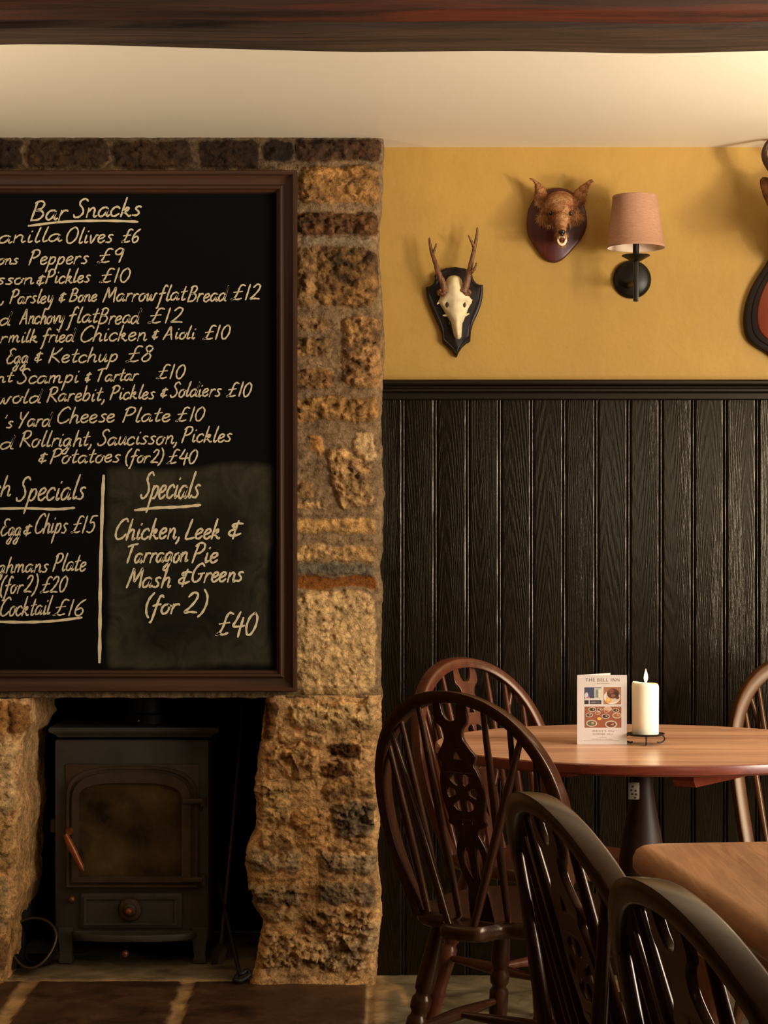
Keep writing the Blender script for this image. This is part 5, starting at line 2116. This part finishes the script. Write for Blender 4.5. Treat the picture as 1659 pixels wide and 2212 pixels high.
mb = MP(555, 1300)
mc = thing('menu_card', 'white folded menu card with three food photographs standing by the candle', 'menu card', (mb.x, YM, TZ))
z_b, z_t = TZ + .0003, MP(0, 265).z
xl, xr = MP(186, 0).x, MP(928, 0).x
b = MB()
b.box((xl, YM, z_b), (xr, YM + .0005, z_t))
b.build('front_leaf', M['paper'], mc)
b = MB()
ang = math.radians(42)
dx, dy = math.cos(ang) * (xr - xl), math.sin(ang) * (xr - xl)
v = [(xl, YM + .0005, z_b), (xl + dx, YM + dy, z_b), (xl + dx, YM + dy, z_t), (xl, YM + .0005, z_t)]
v2 = [(x - .0003, y + .0005, z) for x, y, z in v]
b.add(v + v2, [(0, 1, 2, 3), (7, 6, 5, 4), (0, 4, 5, 1), (1, 5, 6, 2), (2, 6, 7, 3), (3, 7, 4, 0)])
b.build('back_leaf', M['paper'], mc)

PC = {}


def pm(col):
    if col not in PC:
        PC[col] = plain('print_%02x%02x%02x' % col, col, .6, 0, .12, 400)
    return PC[col]


def photo(rect, bg, items, nm):
    m = MB()
    mats = [pm(bg)]
    x0, y0, x1, y1 = rect
    m.add([MP(x0, y0, .0003), MP(x1, y0, .0003), MP(x1, y1, .0003), MP(x0, y1, .0003)], [(0, 1, 2, 3)], 0)
    lay = .0003
    for it in items:
        kind, col = it[0], it[-1]
        if pm(col) not in mats:
            mats.append(pm(col))
        mi = mats.index(pm(col))
        lay += .00002
        cl = lambda x, y: MP(min(max(x, x0), x1), min(max(y, y0), y1), lay)
        if kind == 'r':
            _, a, b_, c, d, _c = it
            m.add([cl(a, b_), cl(c, b_), cl(c, d), cl(a, d)], [(0, 1, 2, 3)], mi)
        else:
            _, cx_, cy_, rx, ry, _c = it
            m.add([cl(cx_ + rx * math.cos(k * PI / 12), cy_ + ry * math.sin(k * PI / 12)) for k in range(24)], [tuple(range(24))], mi)
    return m.build(nm, mats, mc)


photo((295, 447, 546, 697), (44, 48, 62), [('r', 295, 447, 440, 610, (58, 64, 84)), ('r', 440, 455, 546, 612, (176, 172, 156)), ('r', 462, 480, 500, 600, (120, 124, 116)), ('r', 505, 480, 540, 600, (206, 196, 160)), ('e', 325, 570, 28, 48, (190, 186, 200)), ('e', 345, 602, 30, 16, (190, 120, 104)),
      ('r', 295, 612, 546, 640, (200, 190, 178)), ('r', 295, 640, 546, 697, (40, 30, 28)), ('r', 356, 640, 372, 697, (190, 180, 170)), ('e', 430, 672, 50, 16, (110, 104, 104)), ('e', 500, 672, 36, 20, (84, 78, 80))], 'photograph')
photo((582, 444, 840, 700), (156, 104, 66), [('e', 705, 595, 122, 104, (216, 202, 184)), ('e', 715, 590, 104, 86, (196, 180, 160)), ('e', 720, 540, 92, 76, (78, 42, 24)), ('e', 690, 505, 44, 36, (120, 66, 36)), ('e', 760, 560, 46, 44, (52, 28, 18)), ('e', 722, 575, 34, 26, (136, 76, 38)), ('e', 785, 600, 30, 24, (90, 46, 26)), ('e', 655, 640, 44, 40, (206, 150, 62)), ('e', 650, 634, 26, 22, (224, 176, 90))], 'photograph')
dishes = []
for cx_, cy_, r_, cc in ((410, 778, 60, (70, 56, 40)), (520, 780, 44, (96, 40, 28)), (640, 770, 62, (190, 150, 120)), (760, 790, 50, (60, 40, 30)), (365, 860, 56, (84, 60, 40)), (490, 830, 44, (160, 90, 50)), (610, 880, 62, (54, 30, 24)), (780, 868, 72, (150, 90, 50)), (400, 985, 84, (92, 84, 52)), (690, 1000, 92, (96, 56, 40)), (620, 800, 40, (170, 70, 40))):
    dishes += [('e', cx_, cy_, r_, r_ * .62, (186, 168, 148)), ('e', cx_, cy_, r_ * .78, r_ * .44, cc), ('e', cx_ + r_ * .2, cy_ - r_ * .05, r_ * .26, r_ * .16, (196, 150, 100))]
dishes += [('e', 515, 915, 34, 22, (224, 168, 70)), ('e', 690, 985, 26, 16, (120, 30, 24)), ('r', 405, 760, 416, 800, (60, 40, 40))]
photo((297, 735, 845, 1050), (138, 76, 46), dishes, 'photograph')


def text_mesh(m, txt, x0, x1, ybase, sy):
    """capitals with serifs and thin/thick strokes from the built-in lettering, fitted between x0 and x1"""
    cu = bpy.data.curves.new('t', 'FONT')
    cu.body = txt
    cu.space_character = 1.25
    cu.offset = -.012
    ob = bpy.data.objects.new('t', cu)
    COL.objects.link(ob)
    dg = bpy.context.evaluated_depsgraph_get()
    dg.update()
    me = bpy.data.meshes.new_from_object(ob.evaluated_get(dg))
    xs = [v.co.x for v in me.vertices]
    ysv = [v.co.y for v in me.vertices]
    a, c = min(xs), max(xs)
    hh = max(ysv)
    m.add([MP(x0 + (v.co.x - a) / (c - a) * (x1 - x0), ybase - v.co.y / hh * sy, .0004) for v in me.vertices], [tuple(p.vertices) for p in me.polygons])
    bpy.data.objects.remove(ob)
    bpy.data.curves.remove(cu)
    bpy.data.meshes.remove(me)


b = MB()
text_mesh(b, 'THE BELL INN', 312, 818, 360, 48)
b.build('title_lettering', M['ink'], mc)
b = MB()
text_mesh(b, "WHAT'S ON", 408, 732, 1113, 26)
b.build('event_lettering', M['ink'], mc)
b = MB()
text_mesh(b, 'SUMMER 2021', 420, 716, 1158, 24)
b.build('date_lettering', M['ink'], mc)
b = MB()
for x0, x1, y in ((478, 670, 390), (492, 630, 1196), (412, 718, 1224), (290, 820, 1246)):
    x = x0
    while x < x1:
        wd = random.uniform(6, 14)
        b.add([MP(x, y - 3, .0004), MP(min(x + wd, x1), y - 3, .0004), MP(min(x + wd, x1), y + 2, .0004), MP(x, y + 2, .0004)], [(0, 1, 2, 3)])
        x += wd + random.uniform(5, 12)
b.build('small_print', M['ink'], mc)
